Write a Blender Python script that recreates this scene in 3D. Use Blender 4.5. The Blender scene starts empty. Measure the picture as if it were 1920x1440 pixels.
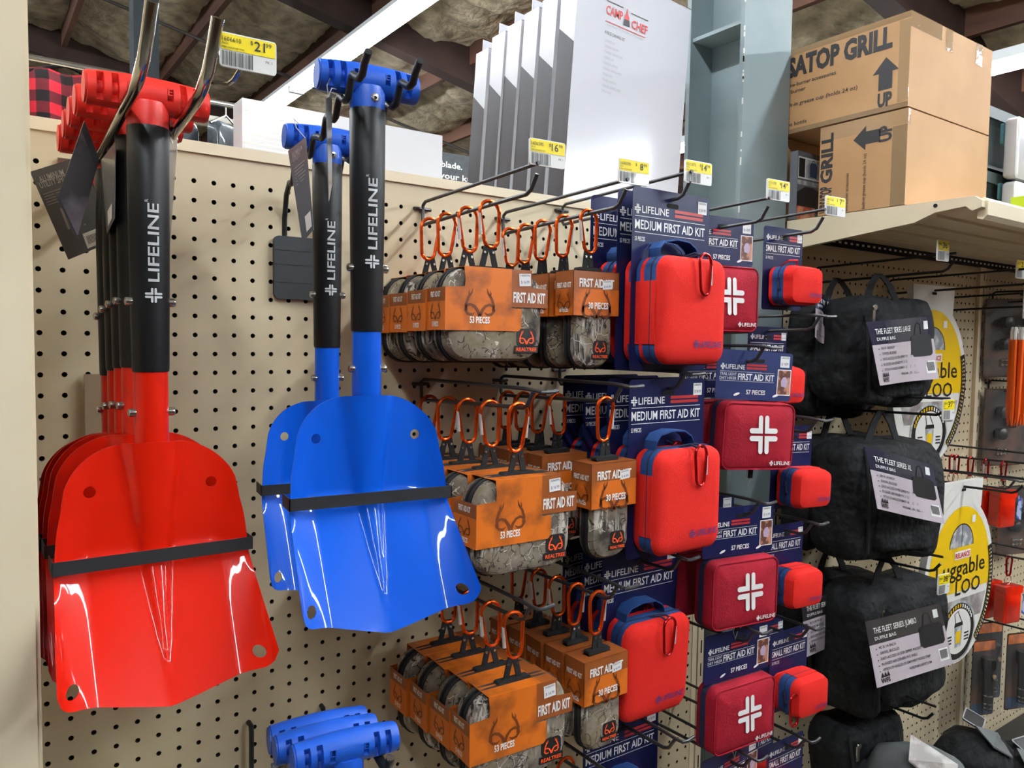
import bpy, math, random
from mathutils import Vector, Matrix, noise
random.seed(7)
S = bpy.context.scene
COL = S.collection
# ------------------------------------------------------------------ camera, world, exposure
CAM = Vector((-0.07897, -1.08692, 1.57363))
YAW, PIT, ROL, FPX = 0.6209467, -0.0558154, 0.0141950, 1450.18
_f = Vector((math.sin(YAW)*math.cos(PIT), math.cos(YAW)*math.cos(PIT), math.sin(PIT)))
_r = Vector((math.cos(YAW), -math.sin(YAW), 0)); _u = _r.cross(_f)
RIG = _r*math.cos(ROL) + _u*math.sin(ROL); UPV = -_r*math.sin(ROL) + _u*math.cos(ROL)
cd = bpy.data.cameras.new('camera'); co = bpy.data.objects.new('camera', cd); COL.objects.link(co)
cd.sensor_width = 36; cd.sensor_fit = 'HORIZONTAL'; cd.lens = FPX*36/1920; cd.clip_start = .02; cd.clip_end = 100
co.matrix_world = Matrix(((RIG.x, UPV.x, -_f.x, CAM.x), (RIG.y, UPV.y, -_f.y, CAM.y), (RIG.z, UPV.z, -_f.z, CAM.z), (0, 0, 0, 1)))
S.camera = co
S.view_settings.view_transform = 'Standard'; S.view_settings.look = 'None'
S.view_settings.gamma = 1; S.view_settings.use_curve_mapping = False
S.view_settings.exposure = 0.8
W = bpy.data.worlds.new('world'); S.world = W; W.use_nodes = True
W.node_tree.nodes['Background'].inputs[0].default_value = (.9, .95, 1, 1)
W.node_tree.nodes['Background'].inputs[1].default_value = .3
TUBE_POWER = 60.0

def ray(px, py): return _f + RIG*((px-960)/FPX) - UPV*((py-720)/FPX)
def PY(px, py, y):
    d = ray(px, py); return CAM + d*((y-CAM.y)/d.y)
def PX(px, py, x):
    d = ray(px, py); return CAM + d*((x-CAM.x)/d.x)

# ------------------------------------------------------------------ materials
def lin(h):
    if isinstance(h, tuple): return (*h, 1)
    v = [((h >> s) & 255)/255 for s in (16, 8, 0)]
    return tuple((c/12.92 if c <= .04045 else ((c+.055)/1.055)**2.4) for c in v) + (1,)
MATS = {}
def mat(name, col, rough=.5, metal=0.0, spec=.5, col2=None, nscale=20, nlo=.4, nhi=.6, bump=0, bscale=200, coat=0, emit=0, trans=0, alpha=1, stretch=None, detail=4, bdist=.002):
    m = bpy.data.materials.new(name); MATS[name] = m; m.use_nodes = True
    nt = m.node_tree; b = nt.nodes['Principled BSDF']
    b.inputs['Base Color'].default_value = lin(col); b.inputs['Roughness'].default_value = rough
    b.inputs['Metallic'].default_value = metal; b.inputs['Specular IOR Level'].default_value = spec
    b.inputs['Coat Weight'].default_value = coat; b.inputs['Coat Roughness'].default_value = .04
    b.inputs['Transmission Weight'].default_value = trans; b.inputs['Alpha'].default_value = alpha
    if emit:
        b.inputs['Emission Color'].default_value = lin(col); b.inputs['Emission Strength'].default_value = emit
    tc = nt.nodes.new('ShaderNodeTexCoord'); src = tc.outputs['Object']
    if stretch:
        mp = nt.nodes.new('ShaderNodeMapping'); mp.inputs['Scale'].default_value = stretch
        nt.links.new(src, mp.inputs[0]); src = mp.outputs[0]
    if col2 is not None:
        n = nt.nodes.new('ShaderNodeTexNoise'); n.inputs['Scale'].default_value = nscale; n.inputs['Detail'].default_value = detail
        nt.links.new(src, n.inputs['Vector'])
        r = nt.nodes.new('ShaderNodeValToRGB'); r.color_ramp.elements[0].position = nlo; r.color_ramp.elements[1].position = nhi
        r.color_ramp.elements[0].color = lin(col); r.color_ramp.elements[1].color = lin(col2)
        nt.links.new(n.outputs['Fac'], r.inputs[0]); nt.links.new(r.outputs[0], b.inputs['Base Color'])
    if bump:
        n = nt.nodes.new('ShaderNodeTexNoise'); n.inputs['Scale'].default_value = bscale; n.inputs['Detail'].default_value = 3
        nt.links.new(src, n.inputs['Vector'])
        p = nt.nodes.new('ShaderNodeBump'); p.inputs['Strength'].default_value = bump; p.inputs['Distance'].default_value = bdist
        nt.links.new(n.outputs['Fac'], p.inputs['Height']); nt.links.new(p.outputs[0], b.inputs['Normal'])
    return m
mat('cream', 0xe3d5b7, .45, col2=0xddceaf, nscale=3)
mat('board', 0xcdbf9f, .5, col2=0xc7b897, nscale=3)
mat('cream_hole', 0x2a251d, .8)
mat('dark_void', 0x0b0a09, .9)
mat('column_grey', 0x8b9a9c, .45, col2=0x7d8c8f, nscale=4, bump=.15, bscale=60)
mat('chip_white', 0xd8d8d4, .6)
mat('wire_grey', 0x4b4b4d, .38, metal=.7, bump=.05)
mat('wire_black', 0x17181a, .4, metal=.3)
mat('hook_black', 0x2b2e30, .42, metal=.35)
mat('chrome', 0xb9b4a8, .13, metal=1)
mat('steel', 0xc9c7c0, .25, metal=1)
mat('gate_silver', 0xd4d4d0, .38, metal=.45)
mat('red_paint', 0xca1a06, .35, spec=.12, coat=.5, col2=0xc61805, nscale=2)
mat('blue_paint', 0x0549b2, .35, spec=.12, coat=.5, col2=0x0654c8, nscale=2)
mat('red_plastic', 0xd9281d, .42)
mat('blue_plastic', 0x1450b8, .42)
mat('black_shaft', 0x0d0e10, .45, spec=.35)
mat('black_rubber', 0x222325, .55)
mat('black_cloth', 0x0f1012, .85, bump=.2, bscale=900)
mat('zip_black', 0x121213, .7, bump=.5, bscale=700, stretch=(.2, 3, .2))
mat('white_print', 0xeeeeea, .5)
mat('silver_print', 0xc9cbcc, .45)
mat('black_print', 0x17171a, .5)
mat('grey_print', 0xa5a6a9, .5)
mat('sticker', 0xe9e9e6, .5)
mat('yellow', 0xf5dc00, .4)
mat('tag_white', 0xe6e6e2, .35, coat=.3)
mat('carabiner_orange', 0xd8500f, .25, metal=.75)
mat('carabiner_red', 0xb0181a, .25, metal=.75)
mat('orange_card', 0xd06a18, .42, col2=0x7d4016, nscale=30, nlo=.46, nhi=.74, detail=12)
mat('brown_card', 0x96501f, .42, col2=0x824218, nscale=22, nlo=.35, nhi=.8)
mat('brown_print', 0x6f340b, .5)
mat('patch_orange', 0xff5a1e, .5)
mat('navy_card', 0x151b45, .32, spec=.3, coat=.1)
mat('slate_card', 0x2b3763, .3, coat=.12)
mat('card_red', 0xb5302f, .35)
mat('red_fabric', 0xd82219, .8, spec=.25, bump=.5, bscale=800)
mat('crimson_cloth', 0x9e1227, .8, spec=.25, bump=.35, bscale=300, col2=0x930f23, nscale=12)
mat('blue_zip', 0x123e78, .7, bump=.4, bscale=600)
mat('navy_zip', 0x171d3d, .8, bump=.4, bscale=600)
mat('purple_print', 0x4b2c70, .6)
mat('skin_print', 0xb98368, .5, col2=0x5d3428, nscale=60, nlo=.45, nhi=.55)
mat('pink_print', 0xb9a3bd, .5)
mat('box_white', 0xd2d3da, .16, coat=.6, bump=.03, bscale=30)
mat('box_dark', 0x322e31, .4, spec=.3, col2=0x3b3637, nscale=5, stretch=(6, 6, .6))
mat('kraft', 0xb98f62, .65, col2=0xb1875a, nscale=6)
mat('kraft_edge', 0x6b4c30, .8)
mat('ink', 0x2c2a2b, .6)
mat('clear_tape', 0xcfae84, .12, coat=1, alpha=.45, bump=.6, bscale=60)
mat('clear', 0xf0f2f4, .06, trans=0, alpha=.04, coat=.12, bump=.2, bscale=25)
mat('wood', 0x5e3a26, .7, col2=0x4a2c1d, nscale=5, stretch=(1, .2, 1))
mat('wood_dark', 0x38241d, .75, col2=0x2e1c17, nscale=5)
mat('foil', 0xc4b69b, .5, metal=.1, col2=0x786c5a, nscale=9, nlo=.35, nhi=.75, bump=1, bscale=9, bdist=.05, detail=8)
mat('foil_seam', 0xa09684, .5, col2=0x5e564c, nscale=30)
mat('conduit', 0x4a4643, .5, metal=.5)
mat('fixture', 0xdfe3e4, .4)
mat('tube_light', 0xf4faff, .5, emit=TUBE_POWER)
mat('wall_paint', 0x6d665a, .8)
mat('floor_tile', 0x5a544a, .4, col2=0x4c463e, nscale=3)
mat('lattice', 0xbcb19c, .7, col2=0x8f8573, nscale=120)
mat('poster_dark', 0x20262a, .5, col2=0x30373a, nscale=60)
mat('post_grey', 0x2f3336, .85, spec=.1)
mat('bag_black', 0x0e1012, .75, spec=.3, bump=1, bscale=15, bdist=.03, col2=0x121416, nscale=9)
mat('bag_seam', 0x0a0a0b, .8)
mat('card_lilac', 0xcfc3cc, .2, coat=.6)
mat('card_navy', 0x272a40, .2, coat=.6)
mat('card_black', 0x342f33, .3, coat=.4)
mat('lug_yellow', 0xeec30a, .35, coat=.2)
mat('lug_white', 0xe4e2dc, .4)
mat('lug_black', 0x1a1a18, .4)
mat('photo_grey', 0x8b9096, .4, col2=0xc8c8c6, nscale=40, nlo=.45, nhi=.6)
mat('photo_field', 0x857d78, .4, col2=0xb9b4b0, nscale=30)
mat('lug_red', 0xc21f1c, .4)
mat('stake_orange', 0xe0560c, .4)
mat('clear_red', 0xe8260a, .15, coat=.6, col2=0xb51606, nscale=12)
mat('label_blue', 0xb6bedc, .3, col2=0x3c4f9a, nscale=45, nlo=.48, nhi=.55)
mat('pack_brown', 0x5b3a22, .4, col2=0x2a2320, nscale=14, nlo=.4, nhi=.6)
mat('gear_grey', 0x5f6262, .7, col2=0x4d5050, nscale=8)
mat('tote_green', 0x22302f, .5)
mat('tote_teal', 0x4d7a80, .3)
mat('plastic_white', 0xd6d4d8, .25, coat=.5, bump=.6, bscale=14)
mat('lime', 0xb4d22c, .4)
mat('tan_strip', 0xcfc8ba, .6)
mat('cloth_dark', 0x1c232b, .5, col2=0x55606a, nscale=13, nlo=.55, nhi=.75, coat=.3)
mat('tag_dark', 0x67696d, .3, coat=.4)
mat('tag_photo', 0x2a2628, .3, coat=.4, col2=0x6a626c, nscale=28, nlo=.45, nhi=.7)
mat('brown_card_plain', 0x8a765a, .7)
mat('backpack_blue', 0x23405f, .5)
mat('food_red', 0xb34a35, .5, col2=0xd8a07a, nscale=50)
mat('thread', 0xd8d8d8, .3, alpha=.6)

def camo_mat():
    m = bpy.data.materials.new('camo_fabric'); MATS['camo'] = m; m.use_nodes = True
    nt = m.node_tree; L = nt.links.new; N = nt.nodes.new; b = nt.nodes['Principled BSDF']; b.inputs['Roughness'].default_value = .8
    tc = N('ShaderNodeTexCoord'); oi = N('ShaderNodeObjectInfo'); va = N('ShaderNodeVectorMath'); va.operation = 'MULTIPLY_ADD'
    cx = N('ShaderNodeCombineXYZ'); L(oi.outputs['Random'], cx.inputs[0]); L(oi.outputs['Random'], cx.inputs[2])
    L(cx.outputs[0], va.inputs[0]); va.inputs[1].default_value = (5, 0, 3); L(tc.outputs['Object'], va.inputs[2]); v = va.outputs[0]
    n1 = N('ShaderNodeTexNoise'); n1.inputs['Scale'].default_value = 22; n1.inputs['Detail'].default_value = 6; L(v, n1.inputs['Vector'])
    r1 = N('ShaderNodeValToRGB'); cr = r1.color_ramp; cr.elements[0].position = .3; cr.elements[0].color = lin(0x2a231c)
    cr.elements[1].position = .72; cr.elements[1].color = lin(0x958b7c)
    for p, c in ((.42, 0x6c6254), (.5, 0x84796a), (.57, 0x75684f)):
        e = cr.elements.new(p); e.color = lin(c)
    L(n1.outputs['Fac'], r1.inputs[0])
    # bark strips
    mp = N('ShaderNodeMapping'); mp.inputs['Scale'].default_value = (30, 30, 4); L(v, mp.inputs[0])
    n2 = N('ShaderNodeTexNoise'); n2.inputs['Scale'].default_value = 4.5; n2.inputs['Detail'].default_value = 6; n2.inputs['Distortion'].default_value = 1.2; L(mp.outputs[0], n2.inputs['Vector'])
    r2 = N('ShaderNodeValToRGB'); r2.color_ramp.elements[0].position = .40; r2.color_ramp.elements[0].color = lin(0x2c2620); r2.color_ramp.elements[1].position = .62; r2.color_ramp.elements[1].color = lin(0xc0b8ab); L(n2.outputs['Fac'], r2.inputs[0])
    n3 = N('ShaderNodeTexNoise'); n3.inputs['Scale'].default_value = 13; L(v, n3.inputs['Vector'])
    r3 = N('ShaderNodeValToRGB'); r3.color_ramp.elements[0].position = .51; r3.color_ramp.elements[1].position = .55; L(n3.outputs['Fac'], r3.inputs[0])
    mx = N('ShaderNodeMix'); mx.data_type = 'RGBA'; L(r3.outputs[0], mx.inputs[0]); L(r1.outputs[0], mx.inputs[6]); L(r2.outputs[0], mx.inputs[7])
    # twigs: thin dark and pale lines from voronoi edges
    out = mx.outputs[2]
    for sc, c, w in ((62, 0x2b251e, .030), (46, 0xc6beb0, .016), (95, 0x3a3128, .04)):
        n4 = N('ShaderNodeTexNoise'); n4.inputs['Scale'].default_value = 20; L(v, n4.inputs['Vector'])
        ad = N('ShaderNodeVectorMath'); ad.operation = 'MULTIPLY_ADD'; L(n4.outputs['Color'], ad.inputs[0]); ad.inputs[1].default_value = (.05, .05, .05); L(v, ad.inputs[2])
        vo = N('ShaderNodeTexVoronoi'); vo.feature = 'DISTANCE_TO_EDGE'; vo.inputs['Scale'].default_value = sc; L(ad.outputs[0], vo.inputs['Vector'])
        lt = N('ShaderNodeMath'); lt.operation = 'LESS_THAN'; lt.inputs[1].default_value = w; L(vo.outputs['Distance'], lt.inputs[0])
        n5 = N('ShaderNodeTexNoise'); n5.inputs['Scale'].default_value = sc*.7; L(v, n5.inputs['Vector'])
        gt = N('ShaderNodeMath'); gt.operation = 'GREATER_THAN'; gt.inputs[1].default_value = .56; L(n5.outputs['Fac'], gt.inputs[0])
        mu = N('ShaderNodeMath'); mu.operation = 'MULTIPLY'; L(lt.outputs[0], mu.inputs[0]); L(gt.outputs[0], mu.inputs[1])
        mm = N('ShaderNodeMix'); mm.data_type = 'RGBA'; L(mu.outputs[0], mm.inputs[0]); L(out, mm.inputs[6]); mm.inputs[7].default_value = lin(c); out = mm.outputs[2]
    # green sprigs
    n6 = N('ShaderNodeTexNoise'); n6.inputs['Scale'].default_value = 9; n6.inputs['Detail'].default_value = 9; n6.inputs['Roughness'].default_value = .8; L(v, n6.inputs['Vector'])
    r6 = N('ShaderNodeValToRGB'); r6.color_ramp.elements[0].position = .64; r6.color_ramp.elements[1].position = .66; L(n6.outputs['Fac'], r6.inputs[0])
    mg = N('ShaderNodeMix'); mg.data_type = 'RGBA'; L(r6.outputs[0], mg.inputs[0]); L(out, mg.inputs[6]); mg.inputs[7].default_value = lin(0x3f5a3a)
    L(mg.outputs[2], b.inputs['Base Color'])
camo_mat()
def plaid_mat():
    m = bpy.data.materials.new('plaid'); MATS['plaid'] = m; m.use_nodes = True
    nt = m.node_tree; L = nt.links.new; N = nt.nodes.new; b = nt.nodes['Principled BSDF']; b.inputs['Roughness'].default_value = .9
    tc = N('ShaderNodeTexCoord'); sp = N('ShaderNodeSeparateXYZ'); L(tc.outputs['Object'], sp.inputs[0]); outs = []
    for ax in (0, 2):
        a = N('ShaderNodeMath'); a.operation = 'PINGPONG'; a.inputs[1].default_value = .021; L(sp.outputs[ax], a.inputs[0])
        g = N('ShaderNodeMath'); g.operation = 'GREATER_THAN'; g.inputs[1].default_value = .0105; L(a.outputs[0], g.inputs[0]); outs.append(g)
    s = N('ShaderNodeMath'); s.operation = 'ADD'; L(outs[0].outputs[0], s.inputs[0]); L(outs[1].outputs[0], s.inputs[1])
    d = N('ShaderNodeMath'); d.operation = 'DIVIDE'; d.inputs[1].default_value = 2; L(s.outputs[0], d.inputs[0])
    r = N('ShaderNodeValToRGB'); r.color_ramp.elements[0].color = lin(0x1c1416); r.color_ramp.elements[1].color = lin(0xd01f33)
    e = r.color_ramp.elements.new(.5); e.color = lin(0x6e1a26); L(d.outputs[0], r.inputs[0]); L(r.outputs[0], b.inputs['Base Color'])
plaid_mat()

# ------------------------------------------------------------------ text glyph cache
_dg = None; _tc = {}
def glyphs(s, bold):
    k = (s, bold)
    if k in _tc: return _tc[k]
    cu = bpy.data.curves.new('t', 'FONT'); cu.body = s; cu.size = 1; cu.resolution_u = 2; cu.offset = bold
    ob = bpy.data.objects.new('t', cu); COL.objects.link(ob)
    dg = bpy.context.evaluated_depsgraph_get(); dg.update()
    me = bpy.data.meshes.new_from_object(ob.evaluated_get(dg))
    vs = [(v.co.x, v.co.y) for v in me.vertices]; fs = [tuple(p.vertices) for p in me.polygons]
    bpy.data.objects.remove(ob); bpy.data.curves.remove(cu); bpy.data.meshes.remove(me)
    if not vs: vs = [(0, 0)]
    x0 = min(v[0] for v in vs); x1 = max(v[0] for v in vs)
    vs = [(x-x0, y) for x, y in vs]
    _tc[k] = (vs, fs, max(x1-x0, 1e-3)); return _tc[k]

# ------------------------------------------------------------------ mesh builder
def V3(a): return a if isinstance(a, Vector) else Vector(a)
def rrect(w, h, r, n=5, cx=0, cz=0):
    r = max(min(r, w/2-1e-5, h/2-1e-5), 1e-5); P = []
    for qx, qz, a0 in ((1, -1, -90), (1, 1, 0), (-1, 1, 90), (-1, -1, 180)):
        for i in range(n+1):
            a = math.radians(a0+90*i/n); P.append((cx+qx*(w/2-r)+r*math.cos(a), cz+qz*(h/2-r)+r*math.sin(a)))
    return P
class MB:
    def __init__(s): s.v = []; s.f = []; s.m = []; s.mats = []
    def mi(s, m):
        if m not in s.mats: s.mats.append(m)
        return s.mats.index(m)
    def add(s, vs, fs, m):
        o = len(s.v); k = s.mi(m); s.v += [tuple(v) for v in vs]
        for f in fs: s.f.append(tuple(i+o for i in f)); s.m.append(k)
        return s
    def box(s, x0, x1, y0, y1, z0, z1, m):
        x0, x1 = sorted((x0, x1)); y0, y1 = sorted((y0, y1)); z0, z1 = sorted((z0, z1))
        vs = [(x, y, z) for x in (x0, x1) for y in (y0, y1) for z in (z0, z1)]
        return s.add(vs, [(0, 1, 3, 2), (4, 6, 7, 5), (0, 4, 5, 1), (2, 3, 7, 6), (0, 2, 6, 4), (1, 5, 7, 3)], m)
    def loft(s, rings, m, cap0=True, cap1=True, ms=None):
        n = len(rings[0]); o = len(s.v); s.v += [tuple(v) for r in rings for v in r]
        for i in range(len(rings)-1):
            k = s.mi(ms[i] if ms else m)
            for j in range(n):
                a = o+i*n+j; b = o+i*n+(j+1) % n; s.f.append((a, b, b+n, a+n)); s.m.append(k)
        if cap0: s.f.append(tuple(o+j for j in range(n))[::-1]); s.m.append(s.mi(ms[0] if ms else m))
        if cap1: s.f.append(tuple(o+(len(rings)-1)*n+j for j in range(n))); s.m.append(s.mi(ms[-1] if ms else m))
        return s
    def tube(s, pts, r, m, n=8, closed=False, cap=True, flat=1.0):
        pts = [V3(p) for p in pts]; N = len(pts); rings = []; up = None
        for i, p in enumerate(pts):
            if closed: t = pts[(i+1) % N]-pts[i-1]
            else: t = pts[min(i+1, N-1)]-pts[max(i-1, 0)]
            t.normalize()
            if up is None:
                up = Vector((0, 0, 1)) if abs(t.z) < .9 else Vector((1, 0, 0))
            up = (up-t*up.dot(t)).normalized(); sd = t.cross(up)
            rr = r[i] if isinstance(r, (list, tuple)) else r
            rings.append([p+up*(rr*math.cos(2*math.pi*k/n))+sd*(rr*flat*math.sin(2*math.pi*k/n)) for k in range(n)])
        if closed: rings.append(rings[0])
        return s.loft(rings, m, cap and not closed, cap and not closed)
    def lathe(s, prof, m, c=(0, 0, 0), ax=(0, 0, 1), n=20, ms=None):
        c = V3(c); ax = V3(ax).normalized(); a = ax.orthogonal().normalized(); b = ax.cross(a)
        rings = [[c+ax*h+a*(r*math.cos(2*math.pi*k/n))+b*(r*math.sin(2*math.pi*k/n)) for k in range(n)] for r, h in prof]
        return s.loft(rings, m, True, True, ms)
    def prism(s, poly, y0, y1, m, back=None):
        n = len(poly); A = [(x, y0, z) for x, z in poly]; B = [(x, y1, z) for x, z in poly]
        return s.loft([B, A], m)
    def soft(s, w, h, r, rings, cx=0, cz=0, n=6):
        # rings: (y, inset, material of the band that starts here)
        R = []
        for y, i, _ in rings: R.append([(x, y, z) for x, z in rrect(w-2*i, h-2*i, r-i, n, cx, cz)])
        return s.loft(R, None, True, True, [q[2] for q in rings])
    def flat(s, poly, m, o=(0, 0, 0), ux=(1, 0, 0), uy=(0, 0, 1)):
        o = V3(o); ux = V3(ux); uy = V3(uy)
        return s.add([o+ux*x+uy*y for x, y in poly], [tuple(range(len(poly)))], m)
    def rect(s, x0, x1, z0, z1, y, m): return s.flat([(x0, z0), (x1, z0), (x1, z1), (x0, z1)], m, (0, y, 0))
    def text(s, t, o, h, m, w=None, al='L', ux=(1, 0, 0), uy=(0, 0, 1), bold=.0, fn=None, shear=0):
        vs, fs, tw = glyphs(t, bold); k = h/.70; kx = (w/tw) if w else k
        off = {'L': 0, 'C': -tw*kx/2, 'R': -tw*kx}[al]; o = V3(o); ux = V3(ux); uy = V3(uy)
        P = [(x*kx+off+shear*y*k, y*k) for x, y in vs]
        if fn: return s.add([fn(*p) for p in P], fs, m)
        return s.add([o+ux*x+uy*y for x, y in P], fs, m)
    def stroke(s, pts, w, m, o=(0, 0, 0), ux=(1, 0, 0), uy=(0, 0, 1), fn=None):
        N = len(pts); A = []; B = []
        for i in range(N):
            x0, y0 = pts[max(i-1, 0)]; x1, y1 = pts[min(i+1, N-1)]; l = math.hypot(x1-x0, y1-y0) or 1
            ww = (w[i] if isinstance(w, (list, tuple)) else w)/2; nx, ny = -(y1-y0)/l*ww, (x1-x0)/l*ww
            A.append((pts[i][0]+nx, pts[i][1]+ny)); B.append((pts[i][0]-nx, pts[i][1]-ny))
        o = V3(o); ux = V3(ux); uy = V3(uy); P = A+B
        vs = [fn(*p) for p in P] if fn else [o+ux*x+uy*y for x, y in P]
        return s.add(vs, [(i, i+N, i+N+1, i+1) for i in range(N-1)], m)
    def xf(s, M):
        s.v = [tuple(M @ Vector(v)) for v in s.v]; return s
    def mesh(s, name, ang=38):
        me = bpy.data.meshes.new(name); me.from_pydata(s.v, [], s.f)
        for q in s.mats: me.materials.append(MATS[q])
        me.polygons.foreach_set('material_index', s.m); me.polygons.foreach_set('use_smooth', [True]*len(s.f))
        me.update(); me.set_sharp_from_angle(angle=math.radians(ang)); return me
    def obj(s, name, parent=None, ang=38, label=None):
        o = bpy.data.objects.new(name, s.mesh(name, ang)); COL.objects.link(o)
        if parent: o.parent = parent
        if label: o['label'] = label
        return o
def tag(o, label, cat, group=None, kind=None):
    if label: o['label'] = label
    if cat: o['category'] = cat
    if group: o['group'] = group
    if kind: o['kind'] = kind
    return o
def thing(name, label, cat, loc=(0, 0, 0), rz=0, group=None, ry=0, rx=0):
    o = bpy.data.objects.new(name, None); COL.objects.link(o); o.empty_display_size = .02
    o.location = loc; o.rotation_euler = (rx, ry, rz); return tag(o, label, cat, group)
def dup(root, loc, rz=0, label=None, group=None, ry=0, rx=0):
    r = root.copy(); COL.objects.link(r); r.location = loc; r.rotation_euler = (rx, ry, rz)
    if label: r['label'] = label
    if group: r['group'] = group
    for ch in list(root.children):
        c = ch.copy(); COL.objects.link(c); c.parent = r
        for g in list(ch.children):
            d = g.copy(); COL.objects.link(d); d.parent = c
    return r
def struct(name, mb): o = mb.obj(name); o['kind'] = 'structure'; return o

# printed marks ----------------------------------------------------
def cross_logo(mb, x, z, sz, m, y=0, fn=None, slant=0, o=None, ux=(1, 0, 0), uy=(0, 0, 1)):
    # four rounded L shapes turned towards one centre
    g = sz*.07; t = sz*.15; L = sz*.5
    def cap(a, b):
        (ax, ay), (bx, by) = a, b; d = math.atan2(by-ay, bx-ax); P = []
        for i in range(7): q = d+math.pi/2+math.pi*i/6; P.append((ax+t/2*math.cos(q), ay+t/2*math.sin(q)))
        for i in range(7): q = d-math.pi/2+math.pi*i/6; P.append((bx+t/2*math.cos(q), by+t/2*math.sin(q)))
        return P
    k = 0; nv = V3(ux).cross(V3(uy))
    for sx in (-1, 1):
        for sy in (-1, 1):
            c = g/2+t/2
            for q in (cap((sx*c, sy*c), (sx*(L-t/2), sy*c)), cap((sx*c, sy*c), (sx*c, sy*(L*1.1-t/2))), [(sx*c+i*t/2, sy*c+j*t/2) for i, j in ((-1, -1), (1, -1), (1, 1), (-1, 1))]):
                q = [(x+a+slant*b, z+b) for a, b in q]
                k += 1
                if fn: mb.add([(lambda p: (p[0], p[1]-.00008*(k % 3), p[2]))(fn(a, b)) for a, b in q], [tuple(range(len(q)))], m)
                else: mb.flat(q, m, V3(o or (0, y, 0))+nv*(.00008*(k % 3)), ux, uy)
def antlers(mb, x, z, sz, m, y=0, ux=(1, 0, 0), uy=(0, 0, 1), o=None):
    C = [(0, -.5), (.1, -.28), (.24, -.12), (.42, -.06), (.58, -.12), (.62, -.28), (.5, -.42), (.32, -.44), (.2, -.36)]
    T = [(.56, -.3), (.6, -.1), (.5, .18), (.34, .38), (.3, .55)]
    T2 = [(.44, .24), (.47, .36), (.43, .48)]
    for s in (-1, 1):
        for P, w in ((C, [.16, .12, .1, .09, .1, .11, .1, .08, .02]), (T, [.1, .11, .1, .07, .01]), (T2, [.07, .05, .01])):
            pts = [(x+s*a*sz, z+b*sz) for a, b in P]
            if s < 0: pts = pts[::-1]; w = w[::-1]
            mb.stroke(pts, [q*sz for q in w], m, o or (0, y, 0), ux, uy)
def barcode(mb, x0, x1, z0, z1, y, m='black_print', n=22, seed=1, o=None, ux=(1, 0, 0), uy=(0, 0, 1)):
    rn = random.Random(seed); x = x0; st = (x1-x0)/n
    for i in range(n):
        w = st*rn.uniform(.25, .75)
        mb.flat([(x, z0), (x+w, z0), (x+w, z1), (x, z1)], m, o or (0, y, 0), ux, uy); x += st
def sticker(mb, x, z, w, h, y, price, rot=0):
    c, s = math.cos(rot), math.sin(rot); ux = (c, 0, s); uy = (-s, 0, c); o = (x, y, z)
    mb.flat([(-w/2, -h/2), (w/2, -h/2), (w/2, h/2), (-w/2, h/2)], 'sticker', o, ux, uy)
    o2 = Vector(o)+Vector((0, -.0003, 0))
    mb.text('1606595', o2+Vector(uy)*(h*.28), h*.16, 'black_print', w=w*.8, al='C', ux=ux, uy=uy)
    mb.text(price, o2-Vector(uy)*(h*.3), h*.24, 'purple_print', w=w*.72, al='C', ux=ux, uy=uy)

# ------------------------------------------------------------------ the room
def zroof(x): return 4.58-.2*x
mb = MB()
X0, X1, Y0, Y1 = -6.5, 9.0, -7.5, 9.2
b = MB().box(X0, X1, Y0, Y1, -.05, 0, 'floor_tile'); struct('floor', b)
struct('wall_back', MB().box(X0, X1, Y1, Y1+.1, 0, 6.2, 'wall_paint')); struct('wall_front', MB().box(X0, X1, Y0-.1, Y0, 0, 6.2, 'wall_paint'))
struct('aisle_light_blocker', MB().box(-3.2, 6.5, -2.7, -2.35, 0, 2.1, 'pack_brown'))  # unseen stand-in for the opposite shelving, added to shade the lower board
struct('wall_left', MB().box(X0-.1, X0, Y0, Y1, 0, 6.2, 'wall_paint')); struct('wall_right', MB().box(X1, X1+.1, Y0, Y1, 0, 3.4, 'wall_paint'))
# foil-faced insulation sagging between the purlins
PUR = [-6.5+.0]+[.785-.825*k for k in range(8, 0, -1)]+[.785, 1.63, 2.46, 3.31, 4.11, 4.93, 5.75, 6.57, 7.4, 8.2, 9.0]
b = MB(); nx, ny = 190, 150; vs = []
for j in range(ny+1):
    y = Y0+(Y1-Y0)*j/ny
    for i in range(nx+1):
        x = X0+(X1-X0)*i/nx
        k = max(q for q in range(len(PUR)-1) if PUR[q] <= x+1e-6); u = (x-PUR[k])/(PUR[k+1]-PUR[k])
        sag = .09*math.sin(math.pi*min(max(u, 0), 1))
        w = .06*noise.noise((x*2.2, y*4.5, k*3.1))+.045*noise.noise((x*6, y*8, 4.2))
        vs.append((x, y, zroof(x)-sag+w))
b.add(vs, [(j*(nx+1)+i, (j+1)*(nx+1)+i, (j+1)*(nx+1)+i+1, j*(nx+1)+i+1) for j in range(ny) for i in range(nx)], 'foil')
struct('ceiling', b)
n = 1
for x in PUR[1:-1]:
    z = zroof(x); o = MB().box(-.022, .022, Y0, Y1, -.15, .02, 'wood'); o.v = [(x+a, y, z+c) for a, y, c in o.v]; struct('trim_%d' % n, o); n += 1
for y in (-4.7, -1.7, 1.3, 4.33, 7.5):
    o = MB(); dx = 15.4
    vs = []
    for x in (X0, X1):
        for yy in (y-.065, y+.065):
            for dz in (-.30, .0): vs.append((x, yy, zroof(x)+dz))
    o.add(vs, [(0, 1, 3, 2), (4, 6, 7, 5), (0, 4, 5, 1), (2, 3, 7, 6), (0, 2, 6, 4), (1, 5, 7, 3)], 'wood_dark')
    for yy in (y-.07, y+.07):  # pale bottom flange of the girder
        pass
    struct('trim_%d' % n, o); n += 1
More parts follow.
